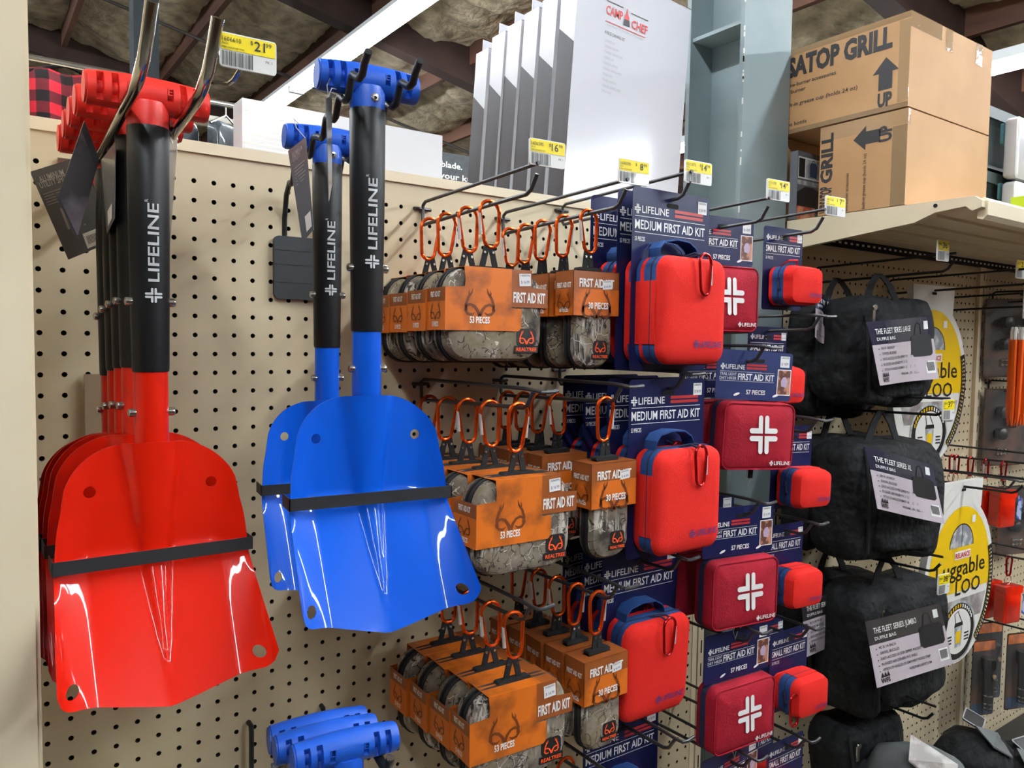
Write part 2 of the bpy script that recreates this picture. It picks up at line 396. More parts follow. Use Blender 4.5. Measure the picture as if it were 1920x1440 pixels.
b = MB().tube([(-1, 5.6, zroof(-1)-.3), (8, 5.6, zroof(8)-.3)], .014, 'conduit', 8)
tag(b.obj('conduit_pipe'), 'thin grey conduit pipe running across the ceiling under the beams', 'pipe')
# fluorescent strips
def fixture(name, label, x, y0, group):
    z = zroof(x)-.42
    t = thing(name, label, 'ceiling light', (x, y0, z), group=group)
    MB().prism([(-.10, -.012), (-.045, .0), (.045, .0), (.10, -.012), (.06, .055), (-.06, .055)], 0, 2.38, 'fixture').obj('housing', t)
    for yy in (0, 1.2):
        for dx in (-.042, .042):
            MB().lathe([(.019, yy+.02), (.019, yy+1.17)], 'tube_light', (dx, 0, -.03), (0, 1, 0), 8).obj('fluorescent_tube', t)
    for ya, yb in ((0, .02), (1.185, 1.2), (2.36, 2.38)): MB().box(-.06, .06, ya, yb, -.05, .0, 'fixture').obj('lamp_holder', t)
for x, nm in ((2.30, 'above and behind the blue shovels'), (4.80, 'beyond the cartons at right'), (-1.35, 'overhead to the left')):
    for k in range(-4, 2):
        lab = 'fluorescent strip fixture with two tubes on the ceiling '+nm
        fixture('fluorescent_light', lab, x, 3.07+2.4*k, 'ceiling strip lights '+nm)

# ------------------------------------------------------------------ pegboard gondola
PIT_ = .0254; ZR = 1.55
def pegpanel(mb, k0, k1, zlo, zhi, r=.0033, seg=8, x_lo=None, x_hi=None):
    h = PIT_/2; j0 = math.ceil((zlo-ZR)/PIT_+.5); j1 = math.floor((zhi-ZR)/PIT_-.5); hole = []
    vs = []; fs = []; fw = []
    outer = [(h, 0), (h, h), (0, h), (-h, h), (-h, 0), (-h, -h), (0, -h), (h, -h)]
    cs = [(r*math.cos(i*math.pi/4+.39*0), r*math.sin(i*math.pi/4)) for i in range(8)]
    for k in range(k0, k1+1):
        for j in range(j0, j1+1):
            cx, cz = k*PIT_, ZR+j*PIT_; o = len(vs)
            vs += [(cx+a, 0, cz+c) for a, c in outer]+[(cx+a, 0, cz+c) for a, c in cs]+[(cx+a, .006, cz+c) for a, c in cs]
            for i in range(8):
                q = (i+1) % 8
                fs.append((o+i, o+8+i, o+8+q, o+q)); fw.append((o+8+i, o+16+i, o+16+q, o+8+q))
    fs = [f[::-1] for f in fs]
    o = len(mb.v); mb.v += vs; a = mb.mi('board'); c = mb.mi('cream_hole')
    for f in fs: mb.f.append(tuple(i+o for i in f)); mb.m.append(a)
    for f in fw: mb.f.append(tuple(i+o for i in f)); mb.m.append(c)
    xa, xb = k0*PIT_-h, k1*PIT_+h; za, zb = ZR+j0*PIT_-h, ZR+j1*PIT_+h
    xl = xa if x_lo is None else x_lo; xh = xb if x_hi is None else x_hi
    for q in ((xl, xa, zlo, zhi), (xb, xh, zlo, zhi), (xa, xb, zb, zhi), (xa, xb, zlo, za)):
        if q[1]-q[0] > 1e-5 and q[3]-q[2] > 1e-5: mb.rect(q[0], q[1], q[2], q[3], 0, 'board')
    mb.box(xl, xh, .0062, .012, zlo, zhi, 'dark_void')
def upright(x, ztop, t):
    m = MB().box(x-.004, x+.013, -.004, .03, 0, ztop, 'cream').box(x-.022, x-.006, -.0015, .01, 0, ztop, 'cream')
    z = .3
    while z < ztop-.05:
        m.rect(x+.0035, x+.0075, z, z+.028, -.0043, 'dark_void'); z += .0508
    m.obj('slotted_upright', t)
g = thing('pegboard_gondola', 'cream perforated pegboard bay with round holes behind the shovels and first aid kits', 'pegboard', (.59, .03, 0))
def child(mbx, name, par, label=None):
    mbx.v = [(x-par.location.x, y-par.location.y, z-par.location.z) for x, y, z in mbx.v]; return mbx.obj(name, par, label=label)
b = MB(); pegpanel(b, 0, 46, .62, 1.815, x_lo=-.03, x_hi=1.182); b.box(-.03, 1.182, 0, .012, .16, .62, 'cream'); child(b, 'pegboard_panel', g)
b = MB().box(-.03, 1.21, -.004, .05, 1.815, 1.83, 'cream'); child(b, 'top_rail', g)
b = MB()
for xx in (1.2,):
    b.box(xx-.004, xx+.013, -.004, .03, 0, 1.83, 'cream').box(xx-.020, xx-.006, -.0015, .01, 0, 1.815, 'cream')
    z = .3
    while z < 1.78: b.rect(xx+.0035, xx+.0075, z, z+.028, -.0043, 'dark_void'); z += .0508
child(b, 'slotted_upright', g)
b = MB().box(-.03, 1.21, -.4, .05, .1, .16, 'cream').box(-.03, 1.21, -.4, -.38, 0, .1, 'cream'); child(b, 'base_deck', g)
b = MB().box(-.03, 1.45, .05, .5, 1.805, 1.83, 'cream'); child(b, 'rear_top_shelf', g)
g2 = thing('pegboard_gondola', 'cream perforated pegboard bay behind the black duffle bags, right of the steel column', 'pegboard', (2.5, .03, 0))
b = MB(); pegpanel(b, 58, 94, .28, 1.815, x_lo=1.463, x_hi=2.403); b.box(1.463, 2.403, 0, .012, .16, .28, 'cream'); child(b, 'pegboard_panel', g2)
b = MB(); pegpanel(b, 97, 150, .28, 1.815, x_lo=2.44, x_hi=3.82); b.box(2.44, 3.82, 0, .012, .16, .28, 'cream'); child(b, 'pegboard_panel', g2)
b = MB().box(1.463, 3.82, -.004, .05, 1.815, 1.83, 'cream'); child(b, 'top_rail', g2)
b = MB()
for xx in (2.42,):
    b.box(xx-.018, xx+.02, -.01, .03, 0, 1.815, 'cream')
    z = .3
    while z < 1.78: b.rect(xx+.004, xx+.008, z, z+.028, -.0103, 'dark_void'); z += .0508
child(b, 'slotted_upright', g2)
b = MB().box(1.463, 3.82, -.42, .05, .1, .16, 'cream').box(1.463, 3.82, -.42, -.4, 0, .1, 'cream'); child(b, 'base_deck', g2)
b = MB().box(1.463, 3.82, .05, .5, 1.83, 1.855, 'cream'); child(b, 'rear_top_shelf', g2)
# neighbouring end panel at the left edge
ep = thing('shelving_end_panel', 'plain cream metal end panel at the left edge beside the red shovels', 'shelf panel', (-.3, -.07, 0))
b = MB().box(-.6, -.031, -.33, -.31, 0, 2.7, 'cream'); b.box(-.031, -.0275, -.327, -.31, 0, 2.7, 'cream'); b.box(-.6, -.04, -.31, .05, 0, 2.7, 'cream'); child(b, 'panel', ep)
# steel H column
b = MB(); cx0, cx1 = 1.293, 1.456
b.box(cx0, cx1, .0, .011, 0, 4.2, 'column_grey').box(1.368, 1.38, .011, .15, 0, 4.2, 'column_grey').box(cx0, cx1, .15, .161, 0, 4.2, 'column_grey')
b.add([(1.368, .15, 2.26), (1.368, .011, 2.26), (1.30, .011, 2.26), (1.30, .15, 2.26), (1.368, .15, 2.268), (1.368, .011, 2.268), (1.30, .011, 2.268), (1.30, .15, 2.268)],
      [(0, 1, 2, 3), (7, 6, 5, 4), (0, 4, 5, 1), (1, 5, 6, 2), (2, 6, 7, 3), (3, 7, 4, 0)], 'column_grey')
rn = random.Random(3)
for k in range(16):
    z = rn.uniform(1.85, 2.3); b.box(cx0-.0006, cx0+.0012, -.0006, .002, z, z+rn.uniform(.004, .016), 'chip_white')
tag(b.obj('steel_column'), 'grey painted steel I-beam column standing between the two pegboard bays', 'column')
# top shelf over the bags
sh = thing('display_shelf', 'cream metal shelf carrying the grill cartons above the duffle bags', 'shelf', (2.6, 0, 1.82))
b = MB().box(1.478, 3.82, -.395, 0, 1.832, 1.848, 'cream')
for yy in (-.32, -.24, -.16, -.08): b.box(1.478, 3.82, yy-.006, yy+.006, 1.826, 1.832, 'cream')
child(b, 'deck', sh)
b = MB(); side = [(0, 1.855), (-.40, 1.855), (-.414, 1.845), (-.414, 1.833), (-.397, 1.828), (-.385, 1.838), (-.33, 1.833), (-.29, 1.818), (-.02, 1.79), (0, 1.79)]
b.loft([[(1.463, y, z) for y, z in side], [(1.478, y, z) for y, z in side]], 'cream')
b.lathe([(.004, 0), (.004, .001)], 'dark_void', (1.4628, -.33, 1.846), (-1, 0, 0), 10); child(b, 'end_bracket', sh)
b = MB(); fr = [(-.395, 1.848), (-.41, 1.853), (-.418, 1.846), (-.418, 1.82), (-.41, 1.812), (-.4, 1.815), (-.4, 1.84)]
b.loft([[(1.478, y, z) for y, z in fr], [(3.82, y, z) for y, z in fr]], 'cream'); child(b, 'price_rail', sh)
b = MB().box(1.48, 3.8, -.012, -.002, 1.812, 1.832, 'dark_void')
for k in range(90):
    x = 1.5+k*.0254; b.box(x, x+.011, -.0125, -.012, 1.82, 1.825, 'tag_white')
child(b, 'slotted_strip', sh)

# ------------------------------------------------------------------ shovels (origin = grip centre, front faces -y)
def grip_mesh(m):
    b = MB(); nx, na = 210, 48; L = .105; slots = (-.0405, -.0285, -.0168, .0168, .0285, .0405); V = []
    for i in range(nx+1):
        x = -L/2+L*i/nx; e = abs(x)/(L/2)
        rz = .0165-.0018*e*e; ry = .0152-.0015*e*e
        if e > .97: rz *= .93; ry *= .93
        ring = []
        for j in range(na):
            a = 2*math.pi*j/na  # 0 = towards -y
            k = 1.0
            for sx in slots:
                if abs(x-sx) < .0026 and (math.degrees(a) < (46 if abs(sx) > .02 else 22) or math.degrees(a) > (314 if abs(sx) > .02 else 338)): k = .5
            ring.append((x, -ry*k*math.cos(a), rz*k*math.sin(a)+.0015*(1-e*e)))
        V.append(ring)
    b.loft(V, m)
    b.lathe([(.0165, -.006), (.0178, -.012), (.0178, -.03)], m, (0, 0, 0), (0, 0, 1), 24)
    b.text('LIFELINE', (0, -.0143, .0015), .006, m, w=.038, al='C', bold=.01)
    return b
def blade_mesh(m):
    nu, nt = 60, 56; b = MB(); F = []; B = []
    for j in range(nt+1):
        t = j/nt; rf = []; rb = []
        for i in range(nu+1):
            u = -1+2*i/nu; au = abs(u)
            hw = .0795+.0095*t-.003*math.exp(-(t/.12)**2)
            zt = -.318-.05*(1-math.sqrt(max(0, 1-max(0, (au-.25)/.75)**2)))-.004*au
            zb = -.545+.024*(au**2/(au+.06))+.014*(1-math.sqrt(max(0, 1-max(0, (au-.86)/.14)**2)))
            z = zt+(zb-zt)*t; x = u*hw
            fl = max(0, (au-.66)/.34)
            kb = max(0, t-.43); bend = .145*(math.sqrt(kb*kb+.0012)-math.sqrt(.0012)) if kb > 0 else 0
            y = -.013*fl**1.5-.006*fl*t-.014*t-bend*.80
            tz = (-.318-z)/(.222); rc = .0158*(1-max(0, tz)/.95)
            if tz < .95 and rc > 0:
                q = abs(x)/(rc*1.25)
                if q < 1.6:
                    hgt = rc*1.05*max(0, (1-min(q, 1.6)/1.6))**.8*1.0 if q > 1 else rc*(math.sqrt(max(0, 1-(q*.78)**2)))
                    hq = rc*math.sqrt(1-.78**2)
                    if q > 1: hgt = hq*(1-(q-1)/.6)**1.6
                    y = y-hgt
            rf.append((x, y, z)); rb.append((x, y+.0016, z))
        F.append(rf); B.append(rb)
    n = nu+1; vs = [v for r in F for v in r]+[v for r in B for v in r]; o = len(F)*n; fs = []
    for j in range(nt):
        for i in range(nu):
            a = j*n+i; fs.append((a, a+n, a+n+1, a+1)); fs.append((o+a, o+a+1, o+a+n+1, o+a+n))
    rim = [i for i in range(n)]+[j*n+nu for j in range(1, nt+1)]+[nt*n+i for i in range(nu-1, -1, -1)]+[j*n for j in range(nt-1, 0, -1)]
    for k in range(len(rim)):
        p, q = rim[k], rim[(k+1) % len(rim)]; fs.append((p, q, o+q, o+p))
    b.add(vs, fs, m); return b
def cut_holes(me):
    ob = bpy.data.objects.new('tmp', me); COL.objects.link(ob); c = MB()
    for x, z in ((-.053, -.362), (.053, -.362), (-.0765, -.513), (.0765, -.513)): c.lathe([(.0052, -.14), (.0052, .06)], 'dark_void', (x, 0, z), (0, 1, 0), 16)
    co_ = bpy.data.objects.new('tmpc', c.mesh('tmpc')); COL.objects.link(co_)
    md = ob.modifiers.new('b', 'BOOLEAN'); md.operation = 'DIFFERENCE'; md.object = co_; md.solver = 'EXACT'
    dg = bpy.context.evaluated_depsgraph_get(); dg.update()
    r = bpy.data.meshes.new_from_object(ob.evaluated_get(dg)); bpy.data.objects.remove(ob); bpy.data.objects.remove(co_)
    for p in r.polygons: p.use_smooth = True; p.material_index = 0
    while len(r.materials) > 1: r.materials.pop()
    r.set_sharp_from_angle(angle=math.radians(38)); r.name = 'blade'; return r
def make_shovel(colour, label):
    m = colour+'_paint'; t = thing('utility_shovel', label, 'shovel')
    grip_mesh(colour+'_plastic').obj('grip', t, ang=30)
    b = MB().lathe([(.0165, -.026), (.0182, -.029), (.0178, -.12), (.0163, -.25), (.0158, -.253)], 'black_shaft', n=28)
    R = .0186
    def cyl(u, v): # u along z (upwards), v across
        x = -v; z = -.225+u; rr = R-(.0018*(1-(z+.25)/.22)); x = max(-rr*.97, min(rr*.97, x))
        return (x, -math.sqrt(rr*rr-x*x)-.0011, z)
    b.text('LIFELINE', (0, 0, 0), .0094, 'silver_print', w=.071, fn=lambda x, y: cyl(x+.055, y-.0047), bold=.015)
    b.text('R', (0, 0, 0), .003, 'silver_print', fn=lambda x, y: cyl(x+.127, y+.004))
    cross_logo(b, .0425, 0, .0135, 'silver_print', fn=lambda x, y: cyl(x, y))
    b.obj('shaft', t)
    b = MB().lathe([(.0148, -.25), (.0150, -.252), (.0152, -.33), (.0149, -.345), (.012, -.36)], m, n=28); b.obj('socket', t)
    o = bpy.data.objects.new('blade', cut_holes(blade_mesh(m).mesh('b'))); COL.objects.link(o); o.parent = t
    z = -.422; hw = .0845
    hx = hw+.0012; yf = -.0285
    MB().box(-hx, hx, yf, yf+.001, z-.0062, z+.0062, 'black_rubber').box(-hx, -hx+.001, yf, .002, z-.0062, z+.0062, 'black_rubber').box(hx-.001, hx, yf, .002, z-.0062, z+.0062, 'black_rubber').obj('elastic_band', t)
    for zz, r in ((-.188, .0168), (-.291, .0152)):
        for s in (-1, 1):
            MB().lathe([(.0042, r-.002), (.0042, r+.003), (.0036, r+.005), (.0015, r+.0058)], 'steel', (0, 0, zz), (s, -.15, 0), 14).obj('snap_button', t)
    if colour == 'blue':
        MB().lathe([(.0042, .0172), (.0042, .0182), (.003, .0186)], 'steel', (0, 0, -.019), (.12, -1, 0), 14).lathe([(.0016, .0185), (.0016, .0188)], 'dark_void', (0, 0, -.019), (.12, -1, 0), 8).obj('screw', t)
    return t
red = make_shovel('red', 'red aluminium shovel with black shaft, frontmost of the stack on the chrome hook')
RX = .0675
RS = [(-.298, 1.793, 0), (-.240, 1.795, 0), (-.200, 1.793, .01), (-.163, 1.789, -.01), (-.125, 1.782, 0)]
red.location = (RX, RS[0][0], RS[0][1])
lab = ['second red shovel in the stack, just behind the frontmost one', 'red shovel in the middle of the stack, third from the front', 'red shovel fourth from the front of the stack on the chrome hook', 'rearmost red shovel of the stack, nearest the pegboard']
REDS = [red]
for k in range(1, 5): REDS.append(dup(red, (RX-.001*k, RS[k][0], RS[k][1]), RS[k][2], lab[k-1]))
for r_ in REDS: r_['group'] = 'red shovels stacked on the chrome hook'
blue = make_shovel('blue', 'blue aluminium shovel hanging at the tip of the stepped black hook')
blue.location = (.2655, -.345, 1.834); blue.rotation_euler = (0, 0, -.12)
blue2 = dup(blue, (.2955, -.165, 1.815), -.12, 'blue aluminium shovel hanging behind the other on the stepped black hook')
LOWB = [dup(blue, PY(648, 1402, -.385), -.12, 'frontmost blue shovel grip at the bottom edge below the two blue shovels'),
        dup(blue, PY(612, 1385, -.345), -.12, 'middle of the three blue shovel grips at the bottom edge'),
        dup(blue, PY(597, 1368, -.305), -.12, 'rearmost of the three blue shovel grips at the bottom edge')]
for r_ in LOWB: r_['group'] = 'blue shovels on the lower hook'

# hang tags, children of their shovels (built in world coordinates)
def in_parent(mb, par):
    M = Matrix.Translation(par.location) @ Matrix.Rotation(par.rotation_euler.z, 4, 'Z'); return mb.xf(M.inverted())
def card_quad(mb, c, m, th=.0008):
    # slab through four world corners, TL TR BR BL
    c = [Vector(q) for q in c]; nrm = (c[1]-c[0]).cross(c[3]-c[0]).normalized()*th
    s_ = -1 if nrm.dot(CAM-c[0]) > 0 else 1
    mb.loft([[q for q in c], [q+nrm*s_ for q in c]], m); return c, nrm.normalized()
def on_quad(c, nrm, u, v, off=.0006):
    a = c[0].lerp(c[1], u); d = c[3].lerp(c[2], u); p = a.lerp(d, v); return p+nrm*off
def quad_print(mb, c, nrm, u0, u1, v0, v1, m, off=.0005):
    s = 1 if nrm.dot(CAM-c[0]) > 0 else -1
    P = [on_quad(c, nrm*s, u0, v0, off), on_quad(c, nrm*s, u1, v0, off), on_quad(c, nrm*s, u1, v1, off), on_quad(c, nrm*s, u0, v1, off)]
    mb.add(P, [(0, 1, 2, 3)], m)
def quad_text(mb, c, nrm, t, u, v, h, m, w=None, bold=.01, off=.0009):
    s = 1 if nrm.dot(CAM-c[0]) > 0 else -1
    ux = (c[1]-c[0]).normalized(); uy = (c[0]-c[3]).normalized(); mb.text(t, on_quad(c, nrm*s, u, v, off), h, m, w=w, ux=ux, uy=uy, bold=bold)
# grey back-of-card tag at left
b = MB(); c, n_ = card_quad(b, [PY(56, 322, -.10), PY(160, 290, -.13), PY(205, 455, -.13), PY(128, 487, -.10)], 'tag_dark')
quad_text(b, c, n_, 'ALUMINUM', .10, .14, .0065, 'silver_print', w=.027); quad_text(b, c, n_, 'UTILITY SHOVEL', .07, .20, .0065, 'silver_print', w=.037)
for k in range(5): quad_print(b, c, n_, .06, .9-.1*(k % 2), .26+.03*k, .268+.03*k, 'grey_print')
quad_print(b, c, n_, .5, 1.0, .80, .97, 'sticker')
for k in range(14): quad_print(b, c, n_, .56+.028*k, .56+.028*k+.012, .84, .93, 'black_print', .0008)
for q in ((.3, .5, .45, .46), (.25, .3, .46, .7), (.6, .64, .5, .72)): quad_print(b, c, n_, *q, 'grey_print')
in_parent(b, REDS[3]).obj('hang_tag', REDS[3], label='grey cardboard hang tag with a barcode sticker')
b = MB(); c, n_ = card_quad(b, [PY(158, 226, -.26), PY(186, 300, -.255), PY(144, 448, -.255), PY(108, 372, -.26)], 'tag_photo')
quad_print(b, c, n_, 0, 1, .0, .12, 'black_print'); quad_print(b, c, n_, .0, 1, .97, 1, 'black_print')
c2 = [c[0].lerp(c[3], .97), c[1].lerp(c[2], .97), c[2], c[3]]
in_parent(b, REDS[1]).obj('hang_tag', REDS[1], label='dark photo hang tag seen at a slant')
b = MB(); c, n_ = card_quad(b, [PY(190, 300, -.2), PY(216, 265, -.26), PY(214, 410, -.26), PY(200, 440, -.2)], 'tag_dark')
quad_print(b, c, n_, .3, .8, .75, .95, 'sticker'); in_parent(b, REDS[2]).obj('hang_tag', REDS[2])
b = MB(); c, n_ = card_quad(b, [PY(318, 222, -.28), PY(334, 248, -.24), PY(318, 474, -.24), PY(318, 440, -.28)], 'tag_photo')
quad_print(b, c, n_, 0, 1, .05, .07, 'white_print'); quad_print(b, c, n_, 0, 1, .1, .12, 'white_print'); quad_print(b, c, n_, 0, 1, .15, .17, 'white_print')
in_parent(b, red).obj('hang_tag', red, label='dark hang tag seen nearly edge-on')
b = MB(); c, n_ = card_quad(b, [PY(540, 283, -.20), PY(573, 257, -.22), PY(588, 430, -.22), PY(567, 455, -.20)], 'tag_dark')
quad_text(b, c, n_, 'ALUMINUM', .2, .10, .005, 'grey_print', w=.016); quad_text(b, c, n_, 'UTILITY', .2, .15, .005, 'grey_print', w=.012)
for k in range(6): quad_print(b, c, n_, .2, .85-.08*(k % 3), .22+.035*k, .228+.035*k, 'grey_print')
quad_print(b, c, n_, .45, .9, .78, .95, 'sticker')
b.tube([PY(572, 258, -.22), PY(556, 240, -.2), PY(550, 222, -.19), PY(560, 232, -.18)], .0005, 'thread', 4)
in_parent(b, blue2).obj('hang_tag', blue2, label='grey hang tag hanging on a thread')
b = MB(); c, n_ = card_quad(b, [PY(612, 185, -.36), PY(622, 178, -.33), PY(623, 345, -.33), PY(617, 378, -.36)], 'tag_dark')
b.tube([PY(616, 182, -.35), PY(613, 160, -.35), PY(620, 145, -.345)], .0005, 'thread', 4); b.tube([PY(616, 182, -.35), PY(622, 165, -.35), PY(633, 168, -.345)], .0005, 'thread', 4)
in_parent(b, blue).obj('hang_tag', blue, label='grey hang tag seen edge-on on a thread')
b = MB(); c, n_ = card_quad(b, [PY(508, 1432, -.2), PY(540, 1422, -.2), PY(550, 1460, -.2), PY(510, 1470, -.2)], 'tag_dark')
quad_text(b, c, n_, 'ALUMINUM', .05, .25, .005, 'grey_print', w=.02); in_parent(b, LOWB[1]).obj('hang_tag', LOWB[1])

# hooks that carry the shovels
hk = thing('double_prong_hook', 'chrome double prong hook carrying the stack of red shovels', 'hook', (.072, -.006, 1.75))
def rel(par, pts): return [V3(p)-par.location for p in pts]
for x in (.0465, .0965):
    dx = .006
    MB().tube(rel(hk, [(x, -.004, 1.752), (x, -.15, 1.762), (x, -.26, 1.772), (x, -.35, 1.781), (x, -.375, 1.786), (x+.001, -.392, 1.798), (x+.002, -.404, 1.815), (x+.003, -.415, 1.835)]), .0052, 'chrome', 14).obj('prong', hk)
MB().box(-.05, .05, .001, .005, -.03, .035, 'chrome').obj('back_plate', hk)
MB().tube(rel(hk, [PY(386, 150, -.372), PY(400, 155, -.378), PY(428, 157, -.385), PY(438, 150, -.39), PY(452, 128, -.40)]), .002, 'chrome', 8).obj('tag_wire', hk)
hb = thing('stepped_hook', 'black stepped double hook with square wall plate carrying the two blue shovels', 'hook', (.327, -.006, 1.72))
dirv = Vector((-.17, -1, 0)).normalized(); sidev = Vector((1, -.17, 0)).normalized()
base = Vector((.2655+.17*.345, 0, 0))
def stair(s):
    D = [.06, .12, .182, .25, .31, .362, .415]; p = base+sidev*s; Z = lambda z: Vector((0, 0, z))
    P = [p+dirv*.004+Z(1.69), p+dirv*.004+Z(1.74), p+dirv*.02+Z(1.772)]
    for k, d in enumerate(D):
        z = 1.8165-.006*(6-k); P += [p+dirv*(d-.014)+Z(z+.004), p+dirv*(d-.004)+Z(z), p+dirv*(d+.007)+Z(z+.001), p+dirv*(d+.014)+Z(z+.009)]
        if k < 6: P += [p+dirv*(d+.019)+Z(z+.0155), p+dirv*(d+.026)+Z(z+.0165)]
    P += [p+dirv*(d+.027)+Z(z+.015)]
    return P
for s in (-.0245, .0245): MB().tube(rel(hb, stair(s)), .0037, 'hook_black', 10).obj('prong', hb)
b = MB(); 
b.xf(Matrix.Identity(4)); pl = MB().prism(rrect(.092, .088, .008), -.003, .002, 'hook_black')
for zz in (-.02, .005, .025): pl.box(-.044, .044, -.0036, -.003, zz-.0008, zz+.0008, 'black_print')
pl.v = [(x, y, z-.048) for x, y, z in pl.v]
pl.obj('wall_plate', hb)
hb2 = thing('double_prong_hook', 'black double hook with steel tips carrying the lower blue shovel grips', 'hook', (.29, -.006, 1.1))
lf = Vector(LOWB[0].location); ls = Vector((1, -.12, 0)).normalized(); ld = Vector((-.12, -1, 0)).normalized()
for s_ in (-.036, .036):
    q = lf+ls*s_+Vector((0, 0, -.021)); r0 = q-ld*.37+Vector((0, 0, -.26))
    MB().tube(rel(hb2, [r0, r0+ld*.05+Vector((0, 0, .02)), q-ld*.12+Vector((0, 0, -.05)), q-ld*.09+Vector((0, 0, -.012)), q-ld*.01, q+ld*.012+Vector((0, 0, -.002)), q+ld*.024+Vector((0, 0, .004)), q+ld*.03+Vector((0, 0, .016))]), .0046, 'hook_black', 10).lathe([(.0044, 0), (.0044, .0008)], 'steel', tuple(q+ld*.03+Vector((0, 0, .0162))-hb2.location), tuple(ld*.2+Vector((0, 0, 1))), 12).obj('prong', hb2)
z0 = PY(602, 1330, 0)
MB().tube(rel(hb2, [(z0.x, 0, z0.z+.006), (z0.x, -.008, z0.z+.006), (z0.x, -.009, z0.z-.03), (z0.x, -.006, z0.z-.06)]), .0036, 'hook_black', 8).obj('wall_bracket', hb2)
z1 = PY(474, 1365, -.02)
MB().tube(rel(hb2, [(z1.x, 0, z1.z), (z1.x, -.012, z1.z), (z1.x, -.014, z1.z-.01), (z1.x, -.012, z1.z-.09)]), .0036, 'hook_black', 8).obj('wall_bracket', hb2)

# ------------------------------------------------------------------ peg hooks and price tags
HX = {1: .518, 2: .672, 3: .800, 4: .986, 5: 1.139, 6: 1.57}
def prong_z(zb, y): return zb-.024+.008*(-y/.3)
def make_hook(label, x, zb, arm, tipup=.022, L=.30, group=None, m='wire_grey'):
    t = thing('peg_hook', label, 'hook', (x, 0, zb), group=group)
    MB().tube([(-.013, .004, .001), (-.013, -.004, 0), (.013, -.004, 0), (.013, .004, .001)], .0028, m).obj('crossbar', t)
    MB().tube([(0, -.005, .0), (0, -.0055, -.02), (0, -.010, -.025), (0, -.02, -.0245), (0, -L+.05, -.017), (0, -L+.022, -.0165), (0, -L+.012, -.012), (0, -L, -.016+tipup)], .0029, m).obj('prong', t)
    b = MB()
    if arm == 'tag': b.tube([(0, -.005, 0), (0, -.006, .006), (0, -.014, .0105), (0, -L-.004, .019)], .0027, m)
    else: b.tube([(0, -.005, 0), (0, -.006, .004), (0, -.014, .008), (0, -L+.02, .009), (0, -L-.002, .008), (.004, -L-.012, .006), (.012, -L-.014, .006), (.03, -L-.012, .007)], .0027, m)
    b.obj('scan_arm', t)
    return t
def price_tag(label, loc, num, price, cents, seed=1, rz=0, w=.055, h=.033, ry=0, group='yellow and white shelf price tags'):
    t = thing('price_tag', label, 'price tag', loc, rz, ry=ry)
    MB().prism(rrect(w, h, .003, 4), 0, .0025, 'tag_white').obj('holder', t)
    b = MB(); y = -.0004
    b.rect(-w/2+.0012, w/2-.0012, 0, h/2-.0012, y, 'yellow'); y = -.0008
    b.text(num, (-w*.46, y, h*.24), h*.13, 'black_print', w=w*.33); b.text('EACH', (-w*.46, y, h*.14), h*.06, 'black_print', w=w*.1)
    b.text('MERCHANDISE ITEM', (-w*.46, y, h*.04), h*.05, 'black_print', w=w*.38)
    b.text('$', (w*.03, y, h*.27), h*.12, 'black_print'); b.text(price, (w*.29, y, h*.12), h*.28, 'black_print', al='R', bold=.01); b.text(cents, (w*.3, y, h*.27), h*.13, 'black_print')
    barcode(b, -w*.46, w*.08, -h*.46, -h*.04, y, seed=seed); b.text('PK 1', (w*.3, y, -h*.2), h*.08, 'black_print')
    b.obj('paper_insert', t); return t
ROWZ = {(1, 1): 1.778, (2, 1): 1.778, (3, 1): 1.806, (4, 1): 1.790, (5, 1): 1.788,
        (1, 2): 1.503, (2, 2): 1.506, (3, 2): 1.522, (4, 2): 1.562, (5, 2): 1.617,
        (1, 3): 1.222, (2, 3): 1.222, (3, 3): 1.243, (4, 3): 1.307, (5, 3): 1.436,
        (2, 4): .944, (3, 4): .962, (4, 4): 1.090, (5, 4): 1.253, (4, 5): .874, (5, 5): 1.065, (5, 6): .860}
WHAT = {1: 'wide camouflage kits', 2: 'narrow boxed camouflage kits', 3: 'medium red kits', 4: 'red cross pouches', 5: 'small red kits'}
ORD = ['top', 'second', 'third', 'fourth', 'fifth', 'lowest']
for (h_, r_), z_ in ROWZ.items():
    make_hook('grey wire peg hook in %s row holding %s' % (ORD[r_-1], WHAT[h_]), HX[h_], z_, 'tag' if r_ == 1 else 'bare')
for h_, px, py, num, pr, ce in ((1, 1027, 288, '1606595', '16', '99'), (2, 1189, 323, '1606590', '8', '99'), (3, 1310, 324, '1511173', '14', '99'), (4, 1460, 357, '1511170', '14', '99'), (5, 1567, 387, '1511165', '7', '99')):
    price_tag('yellow and white price tag $%s.%s above the %s' % (pr, ce, WHAT[h_]), PY(px, py, -.302), num, pr, ce, h_, rz=-.06)
price_tag('large yellow and white price tag $21.99 on the chrome shovel hook', PY(466, 101, -.405), '1606610', '21', '99', 9, rz=-.05, w=.0475, h=.0285)

